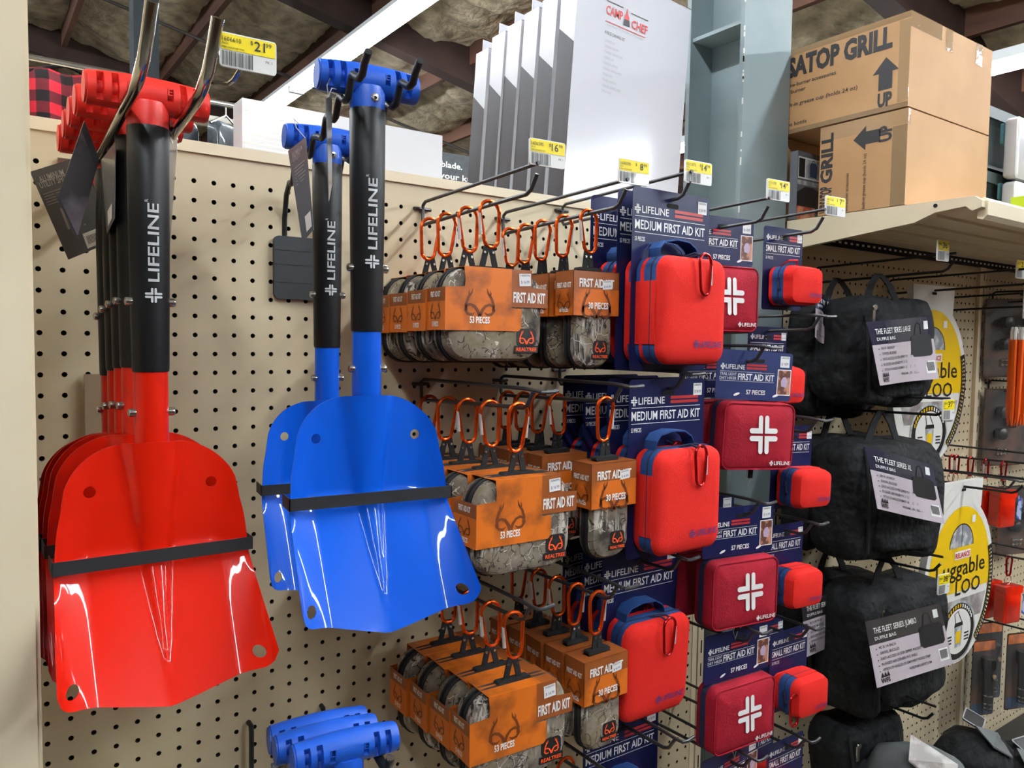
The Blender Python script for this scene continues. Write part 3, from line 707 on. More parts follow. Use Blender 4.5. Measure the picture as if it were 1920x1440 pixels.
# ------------------------------------------------------------------ carabiner
def carabiner(par, x, z_top, w, h, m, y=0, gate=1, r=.0027, lean=0.0, rz=0):
    # loop hangs with its inner top at z_top; gate on side +1 / -1
    P = []; R = w/2; N = 10
    for i in range(N+1): a = math.pi*i/N; P.append((R*math.cos(a), -R+R*math.sin(a)))
    r2 = R*.72
    for i in range(N+1): a = math.pi+math.pi*i/N; P.append((r2*math.cos(a)-R*.12*gate, -h+r2+r2*math.sin(a)))
    P = [(px+lean*pz, pz) for px, pz in P]
    c, s = math.cos(rz), math.sin(rz); f = lambda px, pz: (x+px*c, y+px*s, z_top+r+pz)
    o = MB().tube([f(*p) for p in P], r, m, 8, closed=True).obj('carabiner', par)
    g0 = (R*gate, -R*1.05); g1 = (gate*(r2-R*.12*1.0)*1.0 if gate > 0 else -(r2+R*.12)+R*.0, -h+r2*1.25)
    g1 = (gate*(R*.93), -h+r2*1.5)
    MB().tube([f(g0[0]+lean*g0[1], g0[1]), f(g1[0]+lean*g1[1], g1[1])], r*.95, 'gate_silver', 8).obj('gate', o)
    return o
# ------------------------------------------------------------------ camouflage kits (origin = prong)
def camo_case(par, w, h, t, zc, cr, front_print):
    b = MB(); a = t/2
    b.soft(w, h, cr, [(a, .012, 'camo'), (a*.9, .004, 'camo'), (a*.55, 0, 'camo'), (.0075, -.0005, 'zip_black'), (-.0075, -.0005, 'camo'), (-a*.55, 0, 'camo'), (-a*.86, .0035, 'camo'), (-a*.97, .009, 'camo'), (-a*1.03, .022, 'camo')], 0, zc, 7)
    for yy in (.0045, -.0045):
        b.tube([(x, yy, z) for x, z in rrect(w+.0015, h+.0015, cr, 7, 0, zc)], .0022, 'zip_black', 6, closed=True)
    o = b.obj('case', par)
    p = MB(); x, z, s = front_print; y = -a*1.035-.0006
    p.prism(rrect(s*1.25, s*.95, s*.25, 4, x, z+s*.1), y, y+.002, 'black_print'); p.prism(rrect(s*1.5, s*.38, s*.05, 3, x, z-s*.52), y, y+.002, 'black_print')
    antlers(p, x, z+s*.12, s*.72, 'patch_orange', y-.0004); p.text('REALTREE', (x, y-.0004, z-s*.62), s*.19, 'patch_orange', w=s*1.3, al='C', bold=.02)
    p.obj('logo_patch', o)
    return o
def straps(par, z0, z1, sp, y=0):
    for s in (-1, 1):
        b = MB(); x0, x1 = s*.0025, s*sp
        b.loft([[(x0-.0042, y+dy, z0+.004), (x0+.0042, y+dy, z0+.004), (x1+.0042, y+dy, z1), (x1-.0042, y+dy, z1)] for dy in (-.0012, .0012)], 'black_cloth')
        b.lathe([(.002, 0), (.002, .0012)], 'steel', (x0*.5+x1*.5-.0005, y-.0014, z0*.75+z1*.25), (0, -1, 0), 8)
        b.obj('webbing_strap', par)
    MB().prism(rrect(sp*2+.03, .006, .003, 3, 0, z1), y-.006, y+.006, 'black_cloth').obj('webbing_base', par)
def sleeve_side(b, t, z0, z1, zs, xs, sgn, small):
    pass
def make_camo_large(label, gate):
    t = thing('first_aid_kit', label, 'first aid kit')
    carabiner(t, 0, 0, .031, .063, 'carabiner_orange', gate=gate, lean=.03*gate)
    straps(t, -.060, -.090, .011)
    zt = -.0925; w, h, th = .152, .124, .05; zc = zt-h/2
    camo_case(t, w, h, th, zc, .034, (.047, zt-.094, .026))
    b = MB(); a = th/2+.002; L, R = -w/2-.005, w/2+.005; xb = .021; e = .0006
    LC, RC = L+.028, R-.027   # corners cut out of the top
    main = [(L, zt-.083), (xb+.012, zt-.083), (xb+.017, zt-.078), (xb+.0165, zt-.052), (xb, zt-.052), (xb, zt+.0015), (LC, zt+.0015), (LC+.002, zt-.018), (LC+.001, zt-.025), (L, zt-.027)]
    b.prism(main, -a-e, -a, 'orange_card')
    b.prism([(xb, zt-.05), (R, zt-.05), (R, zt-.024), (RC, zt-.022), (RC, zt+.0015), (xb, zt+.0015)], -a-e, -a, 'brown_card')
    b.prism([(L, zt-.083), (R, zt-.083), (R, zt-.024), (RC, zt-.022), (RC, zt+.0015), (LC, zt+.0015), (LC, zt-.025), (L, zt-.027)], a, a+e, 'orange_card')
    b.box(LC, -.022, -a, a, zt+.0009, zt+.0015, 'orange_card').box(-.022, RC-.024, -a, -.006, zt+.0009, zt+.0015, 'orange_card').box(-.022, RC-.024, .006, a, zt+.0009, zt+.0015, 'orange_card').box(RC-.024, RC, -a, a, zt+.0009, zt+.0015, 'brown_card')
    b.box(L, L+e, -a, a, zt-.083, zt-.045, 'orange_card').box(L, L+e, -a, a, zt-.045, zt-.027, 'brown_card')
    b.box(R-e, R, -a, a, zt-.05, zt-.024, 'brown_card')
    y = -a-e-.0004
    b.text('FIRST AID KIT', (xb+.029, y, zt-.043), .0135, 'white_print', w=.053, al='C', bold=.03); b.text('53 PIECES', (-.029, y, zt-.073), .0085, 'white_print', w=.031, al='C', bold=.03)
    antlers(b, -.029, zt-.046, .036, 'brown_print', y); sticker(b, xb+.021, zt-.012, .019, .017, y-.0004, '$ 16.99', .06)
    xl = L-.0004; ux = (0, -1, 0)
    b.text('FIRST AID KIT', (xl, 0, zt-.039), .007, 'white_print', w=.028, al='C', ux=ux, bold=.03); b.text('53 PIECES', (xl, 0, zt-.078), .006, 'white_print', w=.018, al='C', ux=ux, bold=.03)
    antlers(b, 0, zt-.058, .022, 'brown_print', ux=ux, o=(xl, 0, 0))
    b.obj('cardboard_sleeve', t); return t
def make_camo_small(label, gate):
    t = thing('first_aid_kit', label, 'first aid kit')
    carabiner(t, 0, 0, .030, .062, 'carabiner_orange', gate=gate, lean=.03*gate)
    straps(t, -.059, -.084, .006)
    zt = -.0875; w, h, th = .070, .135, .036; zc = zt-.004-h/2
    camo_case(t, w, h, th, zc, .027, (.010, zt-.112, .021))
    b = MB(); W2, D, H = .0425, .0215, .064; e = .0007
    for yy, dy in ((-D, e), (D, -e)):
        b.box(-W2, W2, yy, yy+dy, zt-.026, zt, 'brown_card').box(-W2, W2, yy, yy+dy, zt-H, zt-.026, 'orange_card')
    for xx, dx in ((-W2, e), (W2, -e)):
        b.box(xx, xx+dx, -D, D, zt-.026, zt, 'brown_card').box(xx, xx+dx, -D, D, zt-H, zt-.026, 'orange_card')
    b.box(-W2, W2, -D, -.007, zt-e, zt, 'brown_card').box(-W2, W2, .007, D, zt-e, zt, 'brown_card').box(-W2, -.022, -.007, .007, zt-e, zt, 'brown_card').box(.022, W2, -.007, .007, zt-e, zt, 'brown_card')
    y = -D-.0005
    b.text('FIRST AID KIT', (.0, y, zt-.023), .0115, 'white_print', w=.064, al='C', bold=.03); antlers(b, .0, zt-.047, .042, 'brown_print', y+.0001)
    b.text('30 PIECES', (.003, y-.0003, zt-.054), .009, 'white_print', w=.037, al='C', bold=.03); sticker(b, .019, zt-.019, .018, .013, y-.0004, '$ 8.99', .08)
    ux = (0, -1, 0); xl = -W2-.0005
    b.text('FIRST AID KIT', (xl, 0, zt-.024), .007, 'white_print', w=.033, al='C', ux=ux, bold=.03); b.text('30 PIECES', (xl, 0, zt-.059), .0065, 'white_print', w=.022, al='C', ux=ux, bold=.03)
    antlers(b, 0, zt-.043, .024, 'brown_print', ux=ux, o=(xl, 0, 0))
    b.obj('cardboard_sleeve', t); return t
PL = {1: make_camo_large('tmp', 1), -1: make_camo_large('tmp', -1)}
PS = {1: make_camo_small('tmp', 1), -1: make_camo_small('tmp', -1)}
USED = set()
def put(protos, key, loc, rz, label, group, ry=0, rx=0):
    p = protos[key]
    if id(p) not in USED:
        USED.add(id(p)); p.location = loc; p.rotation_euler = (rx, ry, rz); p['label'] = label; p['group'] = group; return p
    return dup(p, loc, rz, label, group, ry, rx)
nth = ['frontmost', 'second from the front', 'third from the front', 'fourth from the front', 'fifth from the front']
ROW = {1: 'top', 2: 'second', 3: 'third', 4: 'lowest'}
rn = random.Random(11)
for row, ys in ((1, [-.030, -.080, -.138, -.193]), (2, [-.031, -.086, -.142, -.2, -.268]), (3, [-.09, -.15, -.208, -.262])):
    for k, y in enumerate(ys):
        f = len(ys)-1-k
        put(PL, [1, 1, -1, -1, 1][k] if row != 3 else -1, (HX[1], y, prong_z(ROWZ[(1, row)], y)+.003), rn.uniform(-.05, .03)-.02,
            'wide 53 piece camouflage kit, %s in %s row' % (nth[f], ROW[row]), 'large camouflage first aid kits', ry=rn.uniform(-.012, .012))
for row, ys in ((1, [-.026, -.071, -.115, -.168, -.223]), (2, [-.026, -.070, -.114, -.158, -.268]), (3, [-.066, -.118, -.165, -.212, -.260]), (4, [-.195, -.245])):
    for k, y in enumerate(ys):
        f = len(ys)-1-k
        put(PS, [-1, 1, 1, 1, -1][k] if row == 1 else ([1, 1, 1, -1, 1][k] if row == 2 else [1, -1, -1, 1, 1][k]), (HX[2], y, prong_z(ROWZ[(2, row)], y)+.003), rn.uniform(-.06, .04)-.03,
            'narrow 30 piece camouflage kit, %s in %s row' % (nth[f], ROW[row]), 'small camouflage first aid kits', ry=rn.uniform(-.012, .012))

# ------------------------------------------------------------------ red kits on printed cards
def card_shape(w, h, r=.006, slot=True): return rrect(w, h, r, 4)
def stripes(b, x0, x1, z, y, hh=.0035):
    for k in range(2): b.rect(x0, x1, z-k*hh*1.5-hh, z-k*hh*1.5, y, 'card_red')
def photo(b, x0, x1, z0, z1, y):
    w, h = x1-x0, z1-z0; b.rect(x0, x1, z0, z1, y, 'white_print'); e = w*.05
    b.rect(x0+e, x1-e, z0+e, z1-e, y-.0002, 'skin_print')
    b.flat([(x0+w*a, z0+h*c) for a, c in ((.3, .35), (.68, .3), (.78, .55), (.6, .72), (.4, .7), (.25, .55))], 'pink_print', (0, y-.0004, 0))
    b.flat([(x0+w*(.48+.16*math.cos(q)), z0+h*(.82+.11*math.sin(q))) for q in [i*.628 for i in range(10)]], 'skin_print', (0, y-.0005, 0))
def tiny_carabiner(par, x, z, y, h=.05, w=.023, gate=1, rz=0): return carabiner(par, x, z, w, h, 'carabiner_red', y=y, gate=gate, r=.0022, lean=-.05, rz=rz)
def make_medium(label):
    # origin = prong; the card hangs by its slot
    t = thing('first_aid_kit', label, 'first aid kit')
    w, h = .166, .268; zt = .021; y = 0
    b = MB(); b.prism(rrect(w, h, .007, 4, 0, zt-h/2), -.0004, .0004, 'navy_card'); y = -.0008
    b.prism(rrect(.026, .007, .0034, 3, 0, zt-.021), y, -.0003, 'dark_void')
    cross_logo(b, -.073, zt-.032, .013, 'white_print', y); b.text('LIFELINE', (-.064, y, zt-.037), .0105, 'white_print', w=.056, bold=.01)
    stripes(b, .005, .068, zt-.026, y, .0045)
    b.rect(-.078, .073, zt-.0425, zt-.0417, y, 'white_print'); b.rect(-.078, .073, zt-.0660, zt-.0652, y, 'white_print')
    b.text('MEDIUM FIRST AID KIT', (-.078, y, zt-.0605), .0132, 'white_print', w=.151, bold=.015); b.text('53 PIECES', (-.078, y, zt-.078), .0062, 'white_print', w=.021, bold=.015)
    sticker(b, .066, zt-.017, .020, .019, y-.0002, '$ 34.99')
    b.obj('printed_card', t)
    zc = zt-.101-.078; W, H, R = .143, .157, .024
    b = MB(); o = .004
    yb = -.003
    b.soft(W, H, R, [(yb, .004, 'red_fabric'), (yb-.004, 0, 'red_fabric'), (yb-.012, 0, 'blue_zip'), (yb-.036, 0, 'red_fabric'), (yb-.043, .0025, 'red_fabric'), (yb-.047, .008, 'red_fabric'), (yb-.050, .022, 'red_fabric'), (yb-.0505, .05, 'red_fabric')], 0, zc, 8)
    c = b.obj('case', t)
    m = MB()
    m.tube([(x, yb-.026, z) for x, z in rrect(W+.001, H+.001, R, 8, 0, zc)], .0012, 'navy_zip', 6, closed=True); m.obj('zipper', c)
    MB().prism(rrect(.0245, H*.58, .001, 2, 0, 0), 0, .002, 'red_fabric').xf(Matrix.Translation((-W/2-.0012, yb-.024, zc-.004)) @ Matrix.Rotation(-math.pi/2, 4, 'Z')).obj('spine_patch', c)
    p = MB(); yy = yb-.0512
    cross_logo(p, .000, zc-.0485, .012, 'purple_print', yy, slant=0); p.text('LIFELINE', (.008, yy, zc-.0532), .009, 'purple_print', w=.048, bold=.01); p.obj('logo_print', c)
    s = MB(); pts = [(-.056, .074), (-.055, .089), (-.046, .099), (-.02, .104), (.006, .102), (.020, .094), (.025, .086), (.026, .077)]
    s.loft([[(x, yb-.016+d*.012, zc+z+e) for d, e in ((-1, -.0012), (1, -.0012), (1, .0012), (-1, .0012))] for x, z in pts], 'blue_zip'); s.obj('carry_handle', t)
    z = MB()
    for q in (-.008, .004): z.tube([(q, yb-.028, zc+.079), (q+.008, yb-.044, zc+.084), (q+.012, yb-.054, zc+.080)], .0019, 'navy_zip', 6)
    z.obj('zipper_pull', t)
    tiny_carabiner(t, .010, zc+.081, yb-.055, .060, .028, 1, rz=.1)
    return t
def make_pouch(label, slate=False):
    t = thing('first_aid_kit', label, 'first aid kit'); m = 'slate_card' if slate else 'navy_card'
    w, h = .158, .082; zt = .014; b = MB(); y = -.0008
    b.prism(rrect(w, h, .005, 4, 0, zt-h/2), -.0004, .0004, m)
    b.prism(rrect(.026, .006, .003, 3, .006, zt-.016), y, -.0003, 'dark_void')
    cross_logo(b, -.067, zt-.028, .0095, 'white_print', y); b.text('LIFELINE', (-.061, y, zt-.0315), .0075, 'white_print', w=.039, bold=.01); stripes(b, -.018, .024, zt-.022, y, .0036)
    b.rect(-.072, .041, zt-.0360, zt-.0355, y, 'white_print'); b.rect(-.072, .041, zt-.0515, zt-.0510, y, 'white_print')
    b.text('TRAIL LIGHT', (-.072, y, zt-.0425), .0048, 'white_print', w=.034); b.text('DAY HIKER', (-.072, y, zt-.0492), .0048, 'white_print', w=.034)
    b.text('FIRST AID KIT', (-.035, y, zt-.0490), .0105, 'white_print', w=.076, bold=.02); b.text('57 PIECES', (-.016, y, zt-.0725), .0075, 'white_print', w=.04, bold=.02)
    photo(b, .048, .0775, zt-.072, zt-.028, y); sticker(b, .062, zt-.015, .02, .019, y-.0002, '$ 14.99')
    for x in (-.036, .046): b.flat([(x+.006*math.cos(q)*1.1, zt-.073+.0022*math.sin(q)+.002*math.cos(q)) for q in [i*.628 for i in range(10)]], 'white_print', (0, y-.0006, 0))
    b.obj('header_card', t)
    W, H, T = .150, .114, .046; zc = zt-h-.002-H/2; yb = .024; R = .018
    b = MB().soft(W, H, R, [(yb, .010, 'crimson_cloth'), (yb-.006, .001, 'crimson_cloth'), (yb-.014, 0, 'navy_zip'), (yb-.026, 0, 'crimson_cloth'), (yb-.040, .001, 'crimson_cloth'), (yb-T+.002, .004, 'crimson_cloth'), (yb-T-.001, .010, 'crimson_cloth'), (yb-T-.004, .035, 'crimson_cloth')], 0, zc, 7)
    c = b.obj('pouch', t)
    s = MB(); s.tube([(x, yb-T+.001, z) for x, z in rrect(W-.006, H-.006, R*.8, 7, 0, zc)], .0013, 'crimson_cloth', 6, closed=True); s.obj('piping', c)
    p = MB(); yy = yb-T-.0056; cross_logo(p, .004, zc+.004, .058, 'white_print', yy, slant=-.06); cross_logo(p, .024, zc-.043, .008, 'white_print', yy); p.text('LIFELINE', (.030, yy+.0003, zc-.046), .0062, 'white_print', w=.034, bold=.01); p.obj('cross_print', c)
    MB().tube([(.012, yb-.02, zc-H/2), (.011, yb-.021, zc-H/2-.014), (.006, yb-.02, zc-H/2-.030), (.001, yb-.02, zc-H/2-.016), (.003, yb-.02, zc-H/2-.002)], .0008, 'thread', 5).obj('tag_loop', t)
    MB().box(.006, .013, yb-.022, yb-.018, zc-H/2-.016, zc-H/2, 'black_cloth').obj('zipper_pull', t)
    return t
def make_small(label, tilt=0.0):
    t = thing('first_aid_kit', label, 'first aid kit')
    w, h = .106, .148; zt = .016; y = -.0008; b = MB()
    b.prism(rrect(w, h, .005, 4, 0, zt-h/2), -.0004, .0004, 'navy_card')
    b.prism(rrect(.022, .006, .003, 3, 0, zt-.019), y, -.0003, 'dark_void')
    cross_logo(b, -.042, zt-.019, .0095, 'white_print', y); b.text('LIFELINE', (-.036, y, zt-.0225), .0072, 'white_print', w=.034, bold=.01); stripes(b, .016, .042, zt-.014, y, .0036)
    b.rect(-.047, .046, zt-.0300, zt-.0294, y, 'white_print'); b.rect(-.047, .046, zt-.0485, zt-.0479, y, 'white_print')
    b.text('SMALL FIRST AID KIT', (-.047, y, zt-.0440), .0110, 'white_print', w=.093, bold=.015); b.text('30 PIECES', (-.047, y, zt-.058), .0055, 'white_print', w=.02)
    sticker(b, .044, zt-.017, .013, .014, y-.0002, '$ 7.99'); b.obj('printed_card', t)
    W, H, T = .088, .068, .052; zc = zt-.072-H/2; yb = -.003; R = .017
    b = MB().soft(W, H, R, [(yb, .005, 'red_fabric'), (yb-.004, 0, 'red_fabric'), (yb-.011, 0, 'blue_zip'), (yb-.035, 0, 'red_fabric'), (yb-.044, .001, 'red_fabric'), (yb-T, .004, 'red_fabric'), (yb-T-.003, .012, 'red_fabric'), (yb-T-.0035, .026, 'red_fabric')], 0, zc, 7)
    c = b.obj('case', t)
    MB().tube([(x, yb-.024, z) for x, z in rrect(W+.001, H+.001, R, 7, 0, zc)], .0011, 'navy_zip', 6, closed=True).obj('zipper', c)
    MB().box(-.024, .030, yb-.0352, yb-.0108, zc+H/2-.0005, zc+H/2+.0012, 'red_fabric').obj('spine_patch', c)
    MB().text('LIFELINE', (.0, yb-T-.0042, zc-.020), .0068, 'purple_print', w=.034, bold=.01).obj('logo_print', c)
    MB().tube([(-W/2-.002, yb-.024, zc+.012), (-W/2-.004, yb-.03, zc-.008)], .0024, 'navy_zip', 6).obj('zipper_pull', t)
    return t
MEDS = {0: make_medium('tmp')}
for row, ys in ((1, [-.178, -.237, -.267]), (2, [-.119, -.168, -.222, -.268]), (3, [-.11, -.166, -.221]), (4, [-.185])):
    for k, y in enumerate(ys):
        f = len(ys)-1-k
        put(MEDS, 0, (HX[3], y, {1: 1.779, 2: 1.498, 3: 1.226, 4: .936}[row]), {(3, 0): .16, (3, 1): .08, (3, 2): -.02}.get((row, k), -.02+.01*k),
            'medium red kit on navy card, %s in %s row' % (nth[f], ROW[row]), 'medium first aid kits on navy cards', rx=(0 if row != 3 or f else .05))
PO = {0: make_pouch('tmp'), 1: make_pouch('tmp', True)}
for row, y, rz, ry, key, lab in ((1, -.205, -.10, 0, 0, 'crimson pouch with white cross in the top row, half hidden behind the medium kit'),
                             (2, -.20, -.10, .0, 0, 'crimson pouch in the second row hidden behind the frontmost cross pouch'),
                             (2, -.272, -.22, .05, 1, 'crimson pouch with white cross under a slate card, second row front'),
                             (3, -.19, -.10, 0, 0, 'crimson pouch in the third row standing behind the frontmost cross pouch'),
                             (3, -.272, -.12, .015, 0, 'crimson pouch with white cross on navy card, third row front'),
                             (4, -.268, -.06, .01, 0, 'crimson pouch with white cross on navy card, lowest complete one'),
                             (5, -.26, .05, .0, 0, 'crimson pouch on navy card cut off by the bottom edge')):
    put(PO, key, (HX[4]+{(2, 1): .018, (3, 0): -.012}.get((row, key), 0), y, {1: 1.777, 2: 1.548, 3: 1.290, 4: 1.078, 5: .868}[row]), rz, lab, 'crimson first aid pouches', ry=ry)
SM = {0: make_small('tmp')}
for row, y, rz, ry in ((1, -.222, -.06, 0), (2, -.195, -.06, .02), (3, -.255, -.08, .03), (4, -.245, -.05, .02), (5, -.21, -.04, 0), (5, -.262, -.04, 0), (6, -.20, .02, 0), (6, -.262, -.02, 0)):
    f = y in (-.21, -.20)
    put(SM, 0, (HX[5], y, {1: 1.768, 2: 1.590, 3: 1.412, 4: 1.232, 5: 1.042, 6: .838}[row]), rz, 'small red kit on navy card, %s in %s row' % ('behind' if f else 'front', ORD[row-1]), 'small first aid kits on navy cards', ry=ry)
# loose red carabiner of the small kit in the fifth row
last = [o for o in COL.objects if o.get('label', '').startswith('small red kit on navy card, front in fifth')][0]
tiny_carabiner(last, -.047, -.078, -.05, .056, .026, 1)
first = [o for o in COL.objects if o.get('label', '').startswith('small red kit on navy card, front in top')][0]
MB().tube([(-.03, -.02, -.056), (-.022, -.03, -.046), (-.005, -.035, -.045), (.0, -.03, -.054), (-.015, -.026, -.058)], .0018, 'carabiner_red', 6, closed=True).obj('carabiner', first)

# ------------------------------------------------------------------ duffle bags
def bumpy(b, amp, sc, seed, lo=None):
    out = []
    for x, y, z in b.v:
        n_ = noise.noise_vector(Vector((x*sc+seed, y*sc, z*sc*.6))); out.append((x+amp*n_.x, y+amp*n_.y*1.4, z+amp*n_.z*.6))
    b.v = out; return b
def densify(w, h, r, cx, cz, per=64):
    P = rrect(w, h, r, 6, cx, cz); L = [math.dist(P[i], P[(i+1) % len(P)]) for i in range(len(P))]; T = sum(L); out = []; i = 0; acc = 0
    for k in range(per):
        d = T*k/per
        while acc+L[i] < d-1e-9: acc += L[i]; i += 1
        q = (d-acc)/L[i]; A, B = P[i], P[(i+1) % len(P)]; out.append((A[0]+(B[0]-A[0])*q, A[1]+(B[1]-A[1])*q))
    return out
def make_bag(label, loc, w, h, th, zt, seed, rz, title, cardpx=None, tilt=0, zips=True):
    t = thing('duffle_bag', label, 'duffle bag', loc, rz, 'black duffle bags', ry=tilt)
    b = MB(); R = []; zc = zt-h/2
    for y, ins in ((th/2, .05), (th/2, .015), (th*.35, .003), (th*.1, 0), (-th*.1, .001), (-th*.3, .002), (-th*.45, .008), (-th*.5, .02), (-th*.53, .05), (-th*.54, .09), (-th*.545, .12)):
        R.append([(x, y, z) for x, z in densify(w-2*ins, h-2*ins, max(.045-ins*.3, .012), 0, zc)])
    b.loft(R, 'bag_black'); bumpy(b, .020, 8, seed); bumpy(b, .008, 21, seed+9); b.obj('body', t, ang=75)
    for q, (s, xoff) in enumerate(((-1, -.055), (1, .055))):
        m = MB(); pts = [(xoff*1.0, -.01-.0*q, zt-.012), (xoff*.55, -.006, zt*.45), (xoff*.12, -.002, -.002), (-.004*s, .0, .001)]
        m.loft([[(x-.011+dx, y+dy, z) for dx, dy in ((0, -.0012), (.022, -.0012), (.022, .0012), (0, .0012))] for x, y, z in pts], 'black_cloth'); m.obj('handle', t)
    m = MB(); pw, ph = w*.66, h*.52; m.loft([[(x, -th*.545-dy, z) for x, z in densify(pw-2*i, ph-2*i, .03, w*.06, zc-h*.14)] for i, dy in ((-.004, -.012), (0, .003), (.006, .006), (.03, .007))], 'bag_black'); bumpy(m, .006, 9, seed+3); m.obj('front_pocket', t, ang=60)
    if zips:
        MB().tube([(-w/2*.78, -th*.42, zt-.012), (-w/2*.80, -th*.53, zc+h*.2), (-w/2*.74, -th*.54, zc-h*.1), (-w/2*.70, -th*.53, zc-h*.40)], .0035, 'bag_seam', 6).obj('zipper', t)
        MB().box(-w/2*.76, -w/2*.76+.008, -th*.60, -th*.57, zt-.062, zt-.03, 'steel').lathe([(.006, 0), (.006, .003)], 'steel', (-w/2*.76+.004, -th*.60, zt-.027), (0, -1, 0), 10).obj('zipper_pull', t)
    return t
def bag_card(t, corners, title, sub, lines, top, bottom, url, glossy):
    # corners TL TR BR BL in world space; slightly curled sheet
    M = (Matrix.Translation(t.location) @ Matrix.Rotation(t.rotation_euler.z, 4, 'Z') @ Matrix.Rotation(t.rotation_euler.y, 4, 'Y')).inverted()
    c = [Vector(q) for q in corners]; nrm = (c[3]-c[0]).cross(c[1]-c[0]).normalized()
    if nrm.y > 0: nrm = -nrm
    curl = .006 if glossy else .002
    def P(u, v, off=0):
        a = c[0].lerp(c[1], u); d = c[3].lerp(c[2], u); p = a.lerp(d, v); return p+nrm*(off+curl*math.sin(u*5+v*2)*(1 if glossy else .3))
    b = MB(); N = 14; sp = .36
    for v0, v1, m in ((0, sp, top), (sp, 1, bottom)):
        for i in range(N):
            u0, u1 = i/N, (i+1)/N
            for o_, fl in ((0, 0), (-.0006, 1)):
                b.add([P(u0, v1, o_), P(u1, v1, o_), P(u1, v0, o_), P(u0, v0, o_)], [(0, 1, 2, 3)], m)
    W_ = (c[1]-c[0]).length; H_ = (c[3]-c[0]).length
    def tx(s, u, v, h, m, w=None, bold=.01): b.text(s, (0, 0, 0), h, m, w=w, bold=bold, fn=lambda x, y: P(u+x/W_, v-y/H_, .0007))
    def rc(u0, u1, v0, v1, m, off=.0006):
        for i in range(4):
            a0 = u0+(u1-u0)*i/4; a1 = u0+(u1-u0)*(i+1)/4; b.add([P(a0, v1, off), P(a1, v1, off), P(a1, v0, off), P(a0, v0, off)], [(0, 1, 2, 3)], m)
    tx(title, .07, .20, H_*.085, 'white_print', W_*.55); tx(sub, .07, .30, H_*.05, 'white_print', W_*.26)
    for k, s in enumerate(lines): tx(s, .10, .44+.085*k, H_*.042, 'black_print', W_*min(.62, .017*len(s)))
    for k in range(len(lines)): rc(.06, .072, .425+.085*k, .44+.085*k, 'black_print')
    # picture of the duffle bag
    b.add([P(u, v, .0007) for u, v in ((.63, .30), (.70, .27), (.92, .27), (.965, .32), (.96, .58), (.93, .62), (.66, .62), (.62, .57))], [tuple(range(8))], 'black_print')
    b.stroke([(.70, .28), (.72, .12), (.76, .08), (.80, .12), (.82, .27)], .015, 'black_print', fn=lambda u, v: P(u, v, .0007))
    tx(url, .42, .88, H_*.04, 'black_print', W_*.3); tx('WFS', .06, .955, H_*.07, 'black_print', W_*.11, .03)
    for k in range(3): b.add([P(.065+.035*k, .87, .0008), P(.105+.035*k, .87, .0008), P(.085+.035*k, .79, .0008)], [(0, 1, 2)], 'black_print')
    rc(.84, .97, .70, .90, 'white_print', .0005)
    for k in range(10): rc(.855+.0105*k, .855+.0105*k+.005, .72, .86, 'black_print', .0010)
    rc(.86, .93, .07, .2, 'sticker', .0010)
    b.xf(M).obj('printed_card', t, label='printed duffle bag card')
LINES = ['%s INCH', 'SWIVEL BUCKLES', 'EASY-ACCESS OUTER ZIPPER POCKET', 'RUGGED 600 DENIER PVC SHELL', 'OPTION OF HANDLES OR REMOVABLE PADDED STRAP']
def lines(s): return [LINES[0] % s]+LINES[1:]
hz = {1: 1.733, 2: 1.437, 3: 1.108, 4: .79}
for r_ in (1, 2, 3, 4): make_hook('dark wire peg hook holding the black duffle bags in the %s row' % ORD[r_-1], 1.57, hz[r_]+.012, 'tag', L=.32, m='wire_black', tipup=.02)
bg = make_bag('black duffle bag in the top row, half hidden behind the front one', (1.56, -.068, hz[1]-.006), .30, .26, .075, -.055, 5, -.05, None)
bag_card(bg, [PY(1528, 548, -.135), PY(1560, 560, -.135), PY(1558, 650, -.135), PY(1524, 632, -.135)], 'THE FLEET', 'DUFFLE BAG', lines('36 X 14'), 'card_navy', 'card_lilac', 'WWW', True)
bg = make_bag('black duffle bag with navy topped glossy card, front one of the top row', (1.545, -.175, hz[1]-.004), .28, .235, .11, -.05, 1, -.10, None)
bag_card(bg, [PY(1624, 604, -.285), PY(1751, 592, -.265), PY(1757, 710, -.265), PY(1645, 723, -.285)], 'THE FLEET SERIES: LARGE', 'DUFFLE BAG', lines('30 X 14'), 'card_navy', 'card_lilac', 'WORLDFAMOUSSPORTS.COM', True)
bg = make_bag('black duffle bag in the second row, hidden behind the front one', (1.57, -.068, hz[2]-.006), .31, .26, .075, -.06, 8, -.05, None)
bg = make_bag('black duffle bag with navy topped glossy card, front one of the second row', (1.56, -.185, hz[2]-.004), .31, .255, .13, -.062, 2, -.10, None, tilt=.06)
bag_card(bg, [PY(1621, 838, -.31), PY(1754, 872, -.29), PY(1768, 982, -.29), PY(1640, 953, -.31)], 'THE FLEET SERIES: XL', 'DUFFLE BAG', lines('38 X 14'), 'card_navy', 'card_lilac', 'WORLDFAMOUSSPORTS.COM', True)
bg = make_bag('black duffle bag in the third row, hidden behind the front one', (1.57, -.068, hz[3]-.006), .31, .27, .075, -.06, 12, -.05, None)
bag_card(bg, [PY(1502, 1128, -.14), PY(1610, 1098, -.14), PY(1610, 1190, -.14), PY(1512, 1232, -.14)], 'THE FLEET SERIES: JUMBO', 'DUFFLE BAG', lines('42 X 14'), 'card_black', 'card_lilac', 'WORLDFAMOUSSPORTS.COM', False)
bg = make_bag('black duffle bag with black topped card, front one of the third row', (1.60, -.185, hz[3]-.004), .32, .275, .13, -.055, 3, -.06, None)
